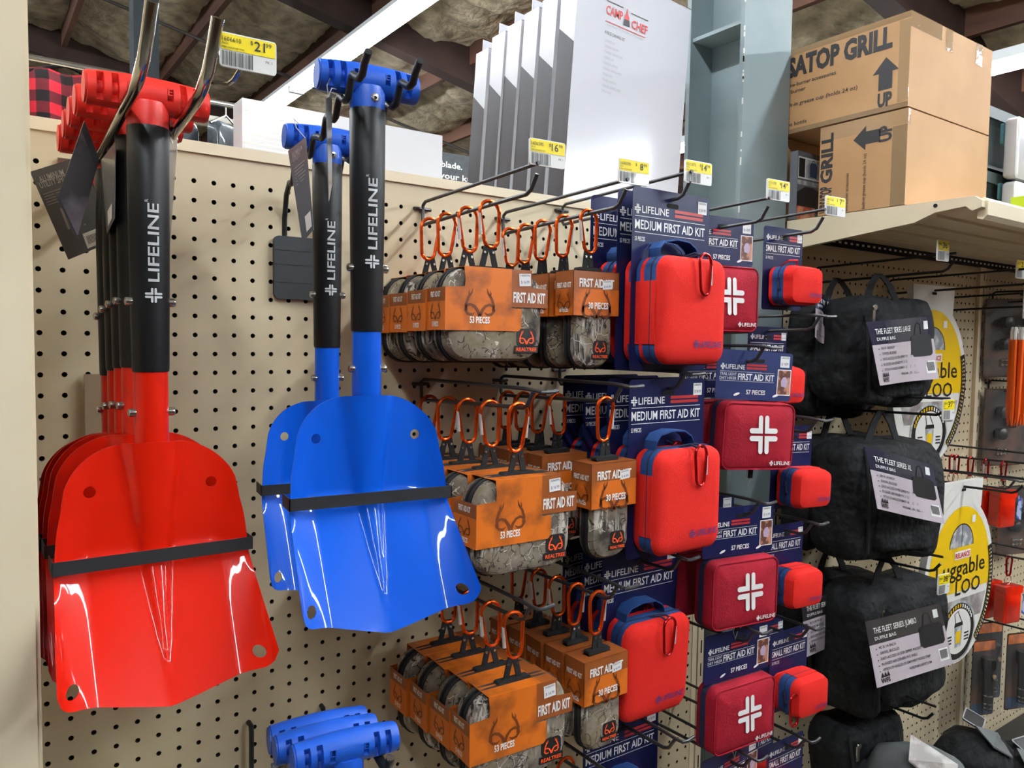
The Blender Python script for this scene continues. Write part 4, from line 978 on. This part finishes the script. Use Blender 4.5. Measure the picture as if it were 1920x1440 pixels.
bag_card(bg, [PY(1622, 1166, -.31), PY(1763, 1131, -.295), PY(1786, 1245, -.295), PY(1644, 1290, -.31)], 'THE FLEET SERIES: JUMBO', 'DUFFLE BAG', lines('42 X 14'), 'card_black', 'card_lilac', 'WORLDFAMOUSSPORTS.COM', False)
bg = make_bag('black duffle bag at the bottom edge on the lowest hook', (1.57, -.15, hz[4]-.004), .24, .2, .11, -.045, 4, -.06, None)

# ------------------------------------------------------------------ things on and behind the top rail
def wbox(label, loc, w, h, d, lean, front=False):
    t = thing('carton', label, 'box', loc, 0, 'tall white cartons standing behind the top rail', ry=lean)
    b = MB(); hz_ = h*.70
    b.box(0, w, 0, d, 0, hz_, 'box_white').box(0, w, 0, d, hz_, h, 'box_white')
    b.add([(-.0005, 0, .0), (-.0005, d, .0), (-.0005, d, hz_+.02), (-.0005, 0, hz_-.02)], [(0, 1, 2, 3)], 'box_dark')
    b.rect(0, w, h-.001, h, -.0004, 'kraft_edge')
    if front:
        y = -.0008
        b.text('CAMP', (.075, y, h-.087), .017, 'lug_red', w=.045, bold=.02); b.text('CHEF', (.145, y, h-.094), .017, 'lug_red', w=.045, bold=.02)
        b.rect(.075, .120, h-.062, h-.0605, y, 'black_print'); b.rect(.142, .19, h-.066, h-.0645, y, 'black_print'); b.rect(.075, .185, h-.102, h-.1005, y, 'lug_red')
        b.flat([(.131+a, h-.078+c) for a, c in ((-.008, -.010), (.008, -.010), (.006, .002), (.002, .008), (0, .02), (-.003, .008), (-.006, .002))], 'lug_red', (0, y, 0))
        b.flat([(.131+a, h-.086+c) for a, c in ((-.009, -.008), (.009, -.008), (.007, .004), (-.007, .004))], 'black_print', (0, y-.0003, 0))
        b.text('THE WAY TO COOK OUTDOORS', (.078, y, h-.109), .004, 'grey_print', w=.1)
        b.text('4 PIECE CARVING SET', (.075, y, h-.126), .006, 'black_print', w=.055)
        for k in range(10): b.text('STAINLESS CARVING KNIFE AND FORK'[:12+(k*5) % 14], (.077, y, h-.141-.011*k), .0048, 'grey_print', w=.026+.012*(k % 3))
    b.obj('carton_body', t)
    if not front: MB().prism([(0.002, h-.001), (w-.002, h-.001), (w-.002, h+.03), (0.002, h+.026)], d*.55, d*.55+.001, 'box_white').obj('lid_flap', t)
    return t
YS = [(.085, 2.315), (.141, 2.262), (.196, 2.252), (.250, 2.243), (.302, 2.235), (.358, 2.215)]
for k, (y, top) in enumerate(YS):
    d = .049; h = top-1.832
    wbox(('glossy white carton with a red printed logo, frontmost of the row beside the steel column' if k == 0 else 'white carton with dark spine, %s in the leaning row behind the pegboard' % ['', 'second', 'third', 'fourth', 'fifth', 'sixth and last'][k]),
         (.872-.004*k, y, 1.832), .315, h, d, .07, k == 0)
# white box lying behind the shovels
t = thing('carton', 'long white carton lying on the top shelf behind the blue shovels', 'box', (.30, .20, 1.83))
b = MB().box(0, .372, 0, .05, 0, .128, 'box_white')
b.obj('carton_body', t)
b = MB()
for k in range(14): b.rect(.004, .17-.006*k, .012+.0075*k, .0145+.0075*k, -.0004, 'tag_white')
b.obj('printed_lines', t)
# grill cartons
def carton(label, loc, w, d, h, up):
    t = thing('carton', label, 'box', loc, group='grill cartons on the right shelf')
    b = MB(); b.box(0, w, 0, d, 0, h, 'kraft')
    o = V3((-.0006, 0, 0)); uy = (0, 0, 1); ux = (0, -1, 0)
    def T(s, y, z, hh, wd, m='ink', bold=.03):
        if up: b.text(s, (-.0006, d-y, z), hh, m, w=wd, ux=ux, uy=uy, bold=bold)
        else: b.text(s, (-.0006, d-z, y), hh, m, w=wd, ux=(0, 0, 1), uy=(0, 1, 0), bold=bold)
    def A(y, z, s):
        P = [(-.5, 0), (0, .55), (.5, 0), (.26, 0), (.26, -.62), (-.26, -.62), (-.26, 0)]
        if up: b.flat([(y+a*s, z+c*s) for a, c in P], 'ink', (-.0006, d, 0), ux, uy)
        else: b.flat([(y+a*s, z+c*s) for a, c in P], 'ink', (-.0006, d, 0), (0, 0, 1), (0, 1, 0))
    if up:
        T('VERSATOP GRILL', d-.350, h*.685, .040, .314, bold=.05); A(d-.048, h*.42, .055); T('UP', d-.063, h*.06, .026, .030, bold=.05)
        for k, s in enumerate(('Camp Chef 14" one-burner accessories', 'Use with a steel burner', '', 'System with built-in grease cup (holds 24 oz)', '', 'Flat top griddle', 'Uses 1 lb propane bottle')):
            if s: T(s, d-.36, h*.56-.0145*k, .0085, .0056*len(s), bold=.01)
    else:
        # lettering runs upwards on the turned carton
        b.text('GRILL', (-.0006, d-.030, h*.36), .026, 'ink', w=h*.56, ux=(0, 0, 1), uy=(0, 1, 0), bold=.04)
        b.text('VERSATOP', (-.0006, d-.030, -.0+h*.02), .026, 'ink', w=h*.30, ux=(0, 0, 1), uy=(0, 1, 0), bold=.04)
        b.flat([(a*.05, c*.05) for a, c in [(-.5, 0), (0, .55), (.5, 0), (.26, 0), (.26, -.62), (-.26, -.62), (-.26, 0)]], 'ink', (-.0006, d-.105, h*.78), (0, 0, 1), (0, 1, 0))
        b.text('UP', (-.0006, d-.159, h*.70), .024, 'ink', w=.032, ux=(0, 0, 1), uy=(0, 1, 0), bold=.05)
        b.text('built-in grease cup (holds 24 oz)', (-.0006, d-.108, .002), .0075, 'ink', w=h*.6, ux=(0, 0, 1), uy=(0, 1, 0))
        b.text('one-burner accessories', (-.0006, d-.07, .002), .0075, 'ink', w=h*.42, ux=(0, 0, 1), uy=(0, 1, 0))
    b.obj('carton_body', t)
    e = .0004
    def TP(*q): MB().box(*q, 'clear_tape').obj('packing_tape', t)
    if up:
        TP(-e, w*.35, -e, 0, h-.03, h+e); TP(-e, 0, 0, d+e, h-.012, h+e); TP(-e, 0, 0, d+e, 0, .01); TP(-.0008, -e, 0, .022, .012, h-.014)
        TP(w*.40, w*.48, -.0008, -e, h-.045, h); TP(w*.78, w*.86, -.0008, -e, h-.045, h)
    else: TP(-.0008, 0, 0, .03, 0, h-.031); TP(-e, .01, -e, d+e, h-.03, h+e)
    return t

carton('cardboard grill carton with upright lettering and up arrow, lying on top', (1.462, -.268, 2.05), .352, .46, .185, True)
carton('cardboard grill carton turned on its side under the upper carton', (1.465, -.268, 1.857), .350, .192, .190, False)
carton('cardboard grill carton turned on its side behind the lower front one', (1.465, .02, 1.857), .350, .19, .190, False)
t = thing('carton', 'small grey carton picturing a blue backpack beside the grill cartons', 'box', (1.461, -.024, 1.857))
b = MB().box(0, .098, 0, .02, 0, .152, 'tag_dark'); y = -.0005
b.rect(.002, .088, .092, .140, y, 'white_print'); b.rect(.03, .084, .095, .137, y-.0002, 'photo_grey'); b.rect(.004, .027, .095, .137, y-.0002, 'black_print')
b.flat([(.045, .099), (.072, .097), (.074, .125), (.068, .131), (.050, .131), (.044, .124)], 'backpack_blue', (0, y-.0005, 0))
b.stroke([(.053, .131), (.055, .136), (.062, .136), (.064, .131)], .002, 'backpack_blue', (0, y-.0005, 0))
b.flat([(0, .02), (.098, .02), (.098, .066), (.06, .075), (.03, .075), (0, .06)], 'lug_black', (0, y, 0)); b.rect(0, .098, .078, .088, y, 'photo_grey'); b.rect(.0, .07, .0, .03, y-.0003, 'food_red')
b.obj('carton_body', t)
# totes at far right on the shelf
t = thing('storage_tote', 'dark green storage tote wrapped in plastic, behind the cartons on the right shelf', 'storage box', (1.815, -.25, 1.85))
MB().soft(.30, .10, .012, [(.0, .01, 'tote_green'), (-.005, .0, 'tote_green'), (.19, 0, 'tote_green')], .16, .05, 4).obj('body', t)
MB().box(.005, .315, -.012, .2, .10, .125, 'tote_green').obj('lid', t)
MB().prism(rrect(.06, .04, .006, 4, .10, .085), -.016, -.012, 'tote_teal').obj('latch', t)
MB().box(-.004, .02, -.018, -.012, 0.04, .05, 'white_print').obj('pull', t)
t2 = thing('storage_tote', 'dark green storage tote on top of another tote at the right edge', 'storage box', (1.815, -.25, 1.985))
MB().soft(.30, .11, .012, [(.0, .01, 'tote_green'), (-.005, .0, 'tote_green'), (.19, 0, 'tote_green')], .16, .055, 4).obj('body', t2)
MB().box(.005, .315, -.012, .2, .11, .135, 'tote_green').obj('lid', t2)
MB().prism(rrect(.06, .05, .006, 4, .10, .08), -.018, -.012, 'tote_teal').obj('latch', t2)
for k, (z0, z1) in enumerate(((1.85, 1.955), (1.962, 2.10))):
    p = PY(1909, 330, -.30)
    b = MB().soft(.3, z1-z0, .01, [(.03, .004, 'plastic_white'), (.024, 0, 'plastic_white'), (.004, 0, 'plastic_white'), (0, .006, 'plastic_white')], .15, (z1-z0)/2, 3); o = b.obj('plastic_wrapped_pack'); o.location = (1.886, -.30, z0)
    tag(o, 'pale plastic wrapped pack on the right shelf, %s of two' % ('lower' if k == 0 else 'upper'), 'package')
b = MB().box(0, .09, 0, .05, 0, .052, 'lime')
for k in range(5): b.rect(.01, .075, .006+.006*k, .008+.006*k, -.0005, 'brown_print')
o = b.obj('lime_packet'); o.location = (1.80, -.375, 1.85); tag(o, 'lime green packet standing at the front of the right shelf', 'packet')

# far aisle behind the pegboard
t = thing('far_shelving', 'beige shelving with a wire lattice top and dark sign beyond the pegboard', 'shelving', (.9, 1.2, 0))
MB().box(-.93, .9, .12, .2, 0, 2.10, 'lattice').obj('back_panel', t)
MB().box(.02, .9, .05, .12, 2.07, 2.215, 'lattice').obj('lattice_top', t)
MB().box(-.93, .02, .05, .12, 2.19, 2.205, 'tan_strip').obj('header_strip', t)
t = thing('advertising_sign', 'dark sign with white text about a knife blade behind the pegboard', 'sign', (1.245, 1.233, 2.045))
b = MB().box(-.2, .20, 0, .012, 0, .168, 'poster_dark'); b.text('or blade.', (-.02, -.0006, .118), .020, 'white_print', w=.13, bold=.02, al='L'); b.text('not your knife.', (-.045, -.0006, .080), .020, 'white_print', w=.24, bold=.02); b.obj('panel', t)
t = thing('plaid_shirt', 'red and black checked flannel hanging behind the pegboard at left', 'shirt', (.10, .62, 1.85))
b = MB(); rows = []
for i in range(13):
    x = -.09+.18*i/12; rows.append([(x, .012*math.sin(i*1.3)+yy, z) for z, yy in ((-.05, .0), (.1, .004), (.20, .01), (.225, .03), (.2, .05), (-.05, .06))])
b.loft(rows, 'plaid'); b.obj('fabric', t)
MB().tube([(-.09, .03, .227-.02), (0, .03, .24), (.09, .03, .207)], .004, 'black_cloth', 6).obj('hanger', t)
for k in range(4):
    x = .25+.115*k
    t = thing('packaged_jacket', 'dark garment in clear plastic hanging in the row behind the red shovels', 'clothing', (x, .95, 2.12), .5, 'bagged dark clothes hanging behind the pegboard')
    b = MB().soft(.11, .30, .03, [(.018, .01, 'cloth_dark'), (.01, 0, 'cloth_dark'), (-.01, 0, 'cloth_dark'), (-.018, .012, 'cloth_dark')], 0, -.16, 5); bumpy(b, .012, 14, k); b.obj('garment', t)
    MB().tube([(-.05, 0, -.02), (0, 0, .01), (.05, 0, -.02)], .003, 'steel', 6).tube([(0, 0, .01), (0, 0, .03), (.0, .012, .04)], .0018, 'steel', 6).obj('hanger', t)
MB()
tag(MB().tube([(-.1, 1.32, 2.088), (-.1, .635, 2.088), (.2, .635, 2.088), (.2, 1.32, 2.088)], .006, 'steel', 8).obj('clothes_rail'), 'steel rail carrying the checked flannel behind the pegboard', 'rail')
tag(MB().tube([(.18, 1.32, 2.157), (.18, .95, 2.157), (.62, .95, 2.157), (.62, 1.32, 2.157)], .008, 'steel', 8).obj('clothes_rail'), 'steel rail carrying the bagged clothes behind the pegboard', 'rail')
o = MB().box(.365, .435, 1.5, 1.57, 0, 4.45, 'post_grey').obj('steel_post'); tag(o, 'dark grey square steel post behind the red shovel grips', 'post')

# ------------------------------------------------------------------ toilet seat cards, stakes and small goods on the right
def make_loo(label, loc, rz):
    t = thing('toilet_seat_card', label, 'package', loc, rz, 'yellow toilet seat display cards')
    rx, rz_, cz = .165, .205, -.225
    P = [(-.095, .02), (.095, .02), (.092, -.045)]
    a0 = math.acos(.1/rx)
    for i in range(33):
        a = math.radians(62)-math.radians(304)*i/32; P.append((rx*math.cos(a), cz+rz_*math.sin(a)))
    P = P[::-1]+[(-.092, -.045)][::-1]
    b = MB(); P2 = [(-.095, .02), (-.09, -.045)]+[(rx*math.cos(math.radians(122+296*i/40)), cz+rz_*math.sin(math.radians(122+296*i/40))) for i in range(41)]+[(.09, -.045), (.095, .02)]
    b.prism(P2, -.008, .008, 'lug_white'); b.prism(rrect(.02, .007, .003, 3, 0, 0), -.0086, -.008, 'dark_void')
    y = -.0087; k = .90
    E = lambda a, q=k: (rx*q*math.cos(math.radians(a)), cz+rz_*q*math.sin(math.radians(a)))
    b.flat([E(-8), *[E(a) for a in range(0, 181, 6)], E(188)], 'lug_yellow', (0, y, 0))
    b.flat([(-.155*.85, cz-.045), (.13, cz-.045), (.11, cz-.10), (0.0, cz-.10), (-.11, cz-.10)], 'photo_field', (0, y, 0))
    b.flat([(.055*math.cos(math.radians(a)), cz+.085+.055*math.sin(math.radians(a))) for a in range(0, 181, 9)], 'photo_grey', (0, y-.0003, 0))
    b.stroke([(.056*math.cos(math.radians(a)), cz+.085+.056*math.sin(math.radians(a))) for a in range(0, 181, 9)], .003, 'lug_black', (0, y-.0006, 0)); b.rect(-.001, .001, cz+.085, cz+.14, y-.0006, 'lug_black')
    b.rect(-.03, .045, cz+.055, cz+.075, y-.0004, 'white_print'); b.text('RELIANCE', (-.027, y-.0008, cz+.0585), .012, 'lug_red', w=.068, bold=.03)
    b.text('Luggable', (-.115, y-.0005, cz+.014), .040, 'lug_black', w=.235, bold=.01); b.text('LOO', (-.02, y-.0005, cz-.034), .036, 'lug_black', w=.12, bold=.01)
    band = [(rx*.93*math.cos(math.radians(a)), cz+rz_*.93*math.sin(math.radians(a))) for a in range(22, -62, -6)]
    b.stroke(band, .022, 'lug_black', (0, y-.0004, 0))
    for q, rr in ((0, .945), (1, .905)):
        for i in range(26):
            a = math.radians(18-3*i); b.flat([(rx*rr*math.cos(a)+u, cz+rz_*rr*math.sin(a)+v) for u, v in ((-.002, -.002), (.002, -.002), (.002, .0022), (-.002, .0022))], ('white_print', 'lug_yellow')[q], (0, y-.0008, 0))
    c2 = cz-.125
    for r_, m, dy in ((.085, 'photo_grey', .0005), (.078, 'lug_black', .0008), (.062, 'lug_white', .0011)):
        b.flat([(r_*math.cos(math.radians(a)), c2+r_*.9*math.sin(math.radians(a))) for a in range(0, 360, 9)], m, (0, y-dy, 0))
    for i in range(15):
        a = math.radians(160-9.5*i); s = .0045; b.flat([(.070*math.cos(a)+u, c2+.063*math.sin(a)+v) for u, v in ((-s*.6, -s), (s*.6, -s), (s*.6, s), (-s*.6, s))], 'lug_yellow' if i < 9 else 'white_print', (0, y-.0014, 0))
    b.flat([(-.014, c2-.04), (.016, c2-.04), (.020, c2+.012), (-.018, c2+.012)], 'photo_grey', (0, y-.0014, 0)); b.flat([(-.020, c2+.012), (.022, c2+.012), (.02, c2+.022), (-.016, c2+.022)], 'lug_black', (0, y-.0014, 0))
    b.flat([(-.01, c2-.03), (.012, c2-.03), (.014, c2), (-.011, c2)], 'lug_yellow', (0, y-.0017, 0)); b.stroke([(-.012, c2+.02), (-.02, c2+.045), (-.004, c2+.05), (.016, c2+.022)], .003, 'lug_black', (0, y-.0014, 0))
    for q in range(3):
        b.rect(-.052, -.030, c2-.01-.008*q, c2-.006-.008*q, y-.0014, 'black_print'); b.rect(.030, .052, c2-.012-.008*q, c2-.008-.008*q, y-.0014, 'black_print')
    b.rect(.045, .062, cz+.14, cz+.158, y-.0008, 'sticker'); b.obj('card', t); return t
for z in (1.735, 1.255): make_hook('dark wire peg hook holding a yellow toilet seat card, %s one' % ('upper' if z > 1.5 else 'lower'), 1.9, z, 'tag', L=.34, m='wire_black', tipup=.02)
make_loo('yellow and white toilet seat card, upper one behind the top duffle bag', (1.9, -.115, 1.706), -.05)
make_loo('yellow and white toilet seat card, lower one beside the third duffle bag', (1.9, -.205, 1.228), -.03)
for px, py, y, num, pr, ce, nm in ((1769, 470, -.31, '1388412', '36', '99', 'top duffle bags, under the shelf edge'), (1915, 505, -.31, '1401277', '21', '99', 'right edge under the shelf'), (1779, 768, -.33, '1388413', '37', '99', 'second duffle bag hook'), (1770, 1095, -.33, '1388414', '38', '99', 'third duffle bag hook')):
    price_tag('small yellow and white price tag at the '+nm, PY(px, py, y), num, pr, ce, int(num[-2:]), w=.040, h=.042, rz=-.1)
# tent stakes
make_hook('dark wire peg hook holding the orange tent stakes', 2.17, 1.70, 'tag', L=.34, m='wire_black')
for k in range(11):
    a = rn.uniform(-.025, .025); x = 2.135+.0085*k; y = -.215+.012*math.sin(k*2.1)
    t = thing('tent_stake', 'orange plastic tent stake with pale hooked head, one of the bundle at the right edge', 'tent stake', (x, y, 1.625), 0, 'bundle of orange tent stakes', ry=a)
    MB().loft([[(-.0065, -.004, -.03), (.0065, -.004, -.03), (.0065, .004, -.03), (-.0065, .004, -.03)], [(-.0055, -.004, -.22), (.0055, -.004, -.22), (.0055, .004, -.22), (-.0055, .004, -.22)], [(-.001, -.001, -.255), (.001, -.001, -.255), (.001, .001, -.255), (-.001, .001, -.255)]], 'stake_orange').obj('shaft', t)
    MB().tube([(0, 0, -.045), (.001, 0, -.01), (.004, 0, .0), (.010, 0, -.004), (.012, 0, -.014)], .0042, 'lug_white', 6).obj('hooked_head', t)
MB(); o = MB().box(-.012, .012, -.001, .001, -.05, .06, 'tag_white').box(-.03, .045, -.0165, -.0155, -.058, -.046, 'black_cloth').obj('stake_strap'); o.location = (2.175, -.22, 1.70); tag(o, 'white and black strap holding the orange tent stakes together', 'strap')
# clear red boxes on carabiners
def match_box(label, x, y, z, rz, gate):
    t = thing('match_box', label, 'container', (x, y, z), rz, 'clear red boxes on red carabiners')
    carabiner(t, 0, 0, .022, .052, 'carabiner_red', gate=gate, r=.0026)
    MB().tube([(.013*math.cos(a), .002, -.062+.013*math.sin(a)) for a in [i*.5236 for i in range(12)]], .001, 'steel', 6, closed=True).obj('split_ring', t)
    b = MB().soft(.062, .10, .006, [(.017, .003, 'clear_red'), (.015, 0, 'clear_red'), (-.015, 0, 'clear_red'), (-.018, .004, 'clear_red')], 0, -.126, 3); b.obj('box', t)
    MB().soft(.066, .022, .005, [(.019, .002, 'clear_red'), (-.019, 0, 'clear_red')], 0, -.085, 3).obj('lid', t)
    MB().loft([[(.036, -.02, -.09), (.05, -.022, -.10), (.046, -.022, -.16), (.03, -.02, -.15)], [(.036, -.019, -.09), (.05, -.021, -.10), (.046, -.021, -.16), (.03, -.019, -.15)]], 'label_blue').obj('paper_label', t)
for zc, lab, ys in ((1.262, 'upper', (.0, -.042, -.08, -.12, -.165)), (1.004, 'lower', (-.08, -.14, -.19))):
    make_hook('steel peg hook holding clear red boxes, %s one' % lab, 2.235, zc+.022, 'bare', L=.32)
    for k, y in enumerate(ys):
        if y > -.03: y = -.03
        match_box('clear red plastic box on a red carabiner, %s from the board on the %s hook' % (['first', 'second', 'third', 'fourth', 'fifth'][k], lab), 2.235, y, zc, -.25+.1*(k % 2), (-1)**k)
make_hook('steel peg hook with bent tip in front of the lower toilet seat card', 2.06, 1.235, 'bare', L=.26)
# blister packs
def blister(label, loc, w, h, rz, kind, name='blister_pack'):
    t = thing(name, label, 'package', loc, rz, 'clear plastic packs on the far right pegboard')
    MB().prism(rrect(w, h, .006, 3, 0, -h/2), 0, .001, 'pack_brown' if kind != 2 else 'black_print').obj('backing_card', t)
    b = MB()
    if kind == 0:
        for cx, cz, r in ((-.01*w/.1, -h*.3, .018), (.018, -h*.42, .02), (-.02, -h*.58, .017)): b.lathe([(r, 0), (r, .022), (r*.6, .026)], 'lug_black', (cx, -.002, cz), (0, -1, 0), 14)
        for i in range(6): b.lathe([(.005, 0), (.005, .008), (.002, .012)], 'steel', (-.02+.014*(i % 3), -.002, -h*.78-.014*(i//3)), (0, -1, 0), 8)
    else:
        b.lathe([(.012, 0), (.013, .03), (.012, .05), (.012, .11), (.018, .125), (.018, .15)], 'lug_black', (0, -.018, -h*.88), (0, 0, 1), 14)
        for i in range(4): b.lathe([(.0127, 0), (.0127, .004)], 'steel', (0, -.018, -h*.86+.012*i), (0, 0, 1), 14)
        b.lathe([(.007, 0), (.007, .003), (.003, .0035)], 'brown_card_plain', (0, -.036, -h*.42), (0, -1, 0), 10)
        b.rect(-w*.45, w*.45, -h*.14, -.004, -.0006, 'orange_card'); b.rect(-w*.45, w*.45, -h*.98, -h*.84, -.0006, 'backpack_blue')
    b.obj('contents', t)
    MB().soft(w*.96, h*.97, .012, [(-.001, 0, 'clear'), (-.02, .002, 'clear'), (-.034, .008, 'clear')], 0, -h/2, 4).obj('clear_shell', t)
spots = [((2.50, -.05, 1.72), .17, .235, 0), ((2.72, -.05, 1.73), .16, .24, 0), ((2.50, -.05, 1.45), .15, .235, 0), ((2.70, -.07, 1.44), .16, .23, 0), ((2.62, -.16, 1.70), .15, .22, 0), ((2.64, -.05, 1.14), .16, .22, 0), ((2.9, -.05, 1.14), .16, .22, 0), ((2.9, -.06, 1.72), .16, .22, 0),
         ((2.33, -.10, .725), .085, .225, 1), ((2.39, -.165, .755), .085, .225, 1), ((2.50, -.20, .74), .085, .23, 1), ((2.46, -.06, .74), .1, .24, 2)]
adj = ['below the shelf, left', 'below the shelf, middle', 'in the second row, left', 'in the second row, middle', 'below the shelf, nearest', 'in the third row, left', 'in the third row, right', 'below the shelf, far right', 'in the lowest row, left', 'in the lowest row, middle', 'in the lowest row at the right edge', 'in the lowest row, behind']
for k, (loc, w, h, kd) in enumerate(spots):
    blister(('clear pack with dark optics on brown card, ' if kd == 0 else 'clear pack with a black flashlight, ')+adj[k], loc, w, h, -.35, kd)
for x, z in ((2.5, 1.735), (2.72, 1.745), (2.5, 1.465), (2.7, 1.455), (2.62, 1.715), (2.46, .765), (2.64, 1.155)):
    make_hook('dark wire peg hook on the far right pegboard holding clear packs', x, z, 'bare', L=.30, group='dark hooks on the far right pegboard', m='wire_black')
# shelf with gloves at the bottom right
sh2 = thing('display_shelf', 'low shelf at the lower right corner carrying folded black and grey gear', 'shelf', (2.4, -.2, .30)); MB().box(-.9, 1.3, -.2, .19, 0, .02, 'wire_black').obj('deck', sh2)
for k, (px, py, y, lab) in enumerate(((1725, 1408, -.30, 'grey and black folded gear pouch at the bottom edge beside the lowest bag'), (1822, 1375, -.25, 'black folded gear with pale panel below the flashlight packs'), (1912, 1408, -.235, 'black folded gear with buckle at the lower right corner'))):
    p = PY(px, py, y); t = thing('folded_gear', lab, 'gear', (p.x, p.y, .322), [-.5, .3, -.2][k], 'folded gear on the low shelf')
    hh = max(p.z-.322, .05)
    b = MB(); R = []
    for q, (s, z) in enumerate(((.9, 0), (1.0, hh*.25), (1.0, hh*.6), (.93, hh*.86), (.72, hh*.96), (.35, hh*1.02))): R.append([(x*s, yy*s, z) for x, yy in densify(.19, .16, .05, 0, 0, 48)])
    b.loft(R, 'bag_black' if k else 'gear_grey'); bumpy(b, .016, 11, k*3.3); b.obj('body', t, ang=70)
    MB().loft([[(-.06, -.05, hh*1.02), (.02, -.085, hh*.86), (.05, -.05, hh*.98), (-.03, -.01, hh*1.1)], [(-.06, -.05, hh*1.02+.004), (.02, -.085, hh*.86+.004), (.05, -.05, hh*.98+.004), (-.03, -.01, hh*1.1+.004)]], 'gear_grey' if k else 'photo_field').obj('flap', t)
    if k: MB().prism(rrect(.07, .045, .006, 4), 0, .003, 'lug_black').tube([(x, -.001, z) for x, z in rrect(.07, .045, .006, 4)], .0015, 'grey_print', 5, closed=True).xf(Matrix.Translation((.03, .0, hh*1.08)) @ Matrix.Rotation(-1.2, 4, 'X')).obj('badge', t)
# brown board scrap behind the red shovels
o = MB().box(0, .047, -.004, 0, 0, .09, 'brown_card_plain').obj('cardboard_piece'); p = PY(161, 840, -.02); o.location = (p.x, -.012, p.z); tag(o, 'plain brown cardboard piece behind the red shovel stack', 'cardboard')
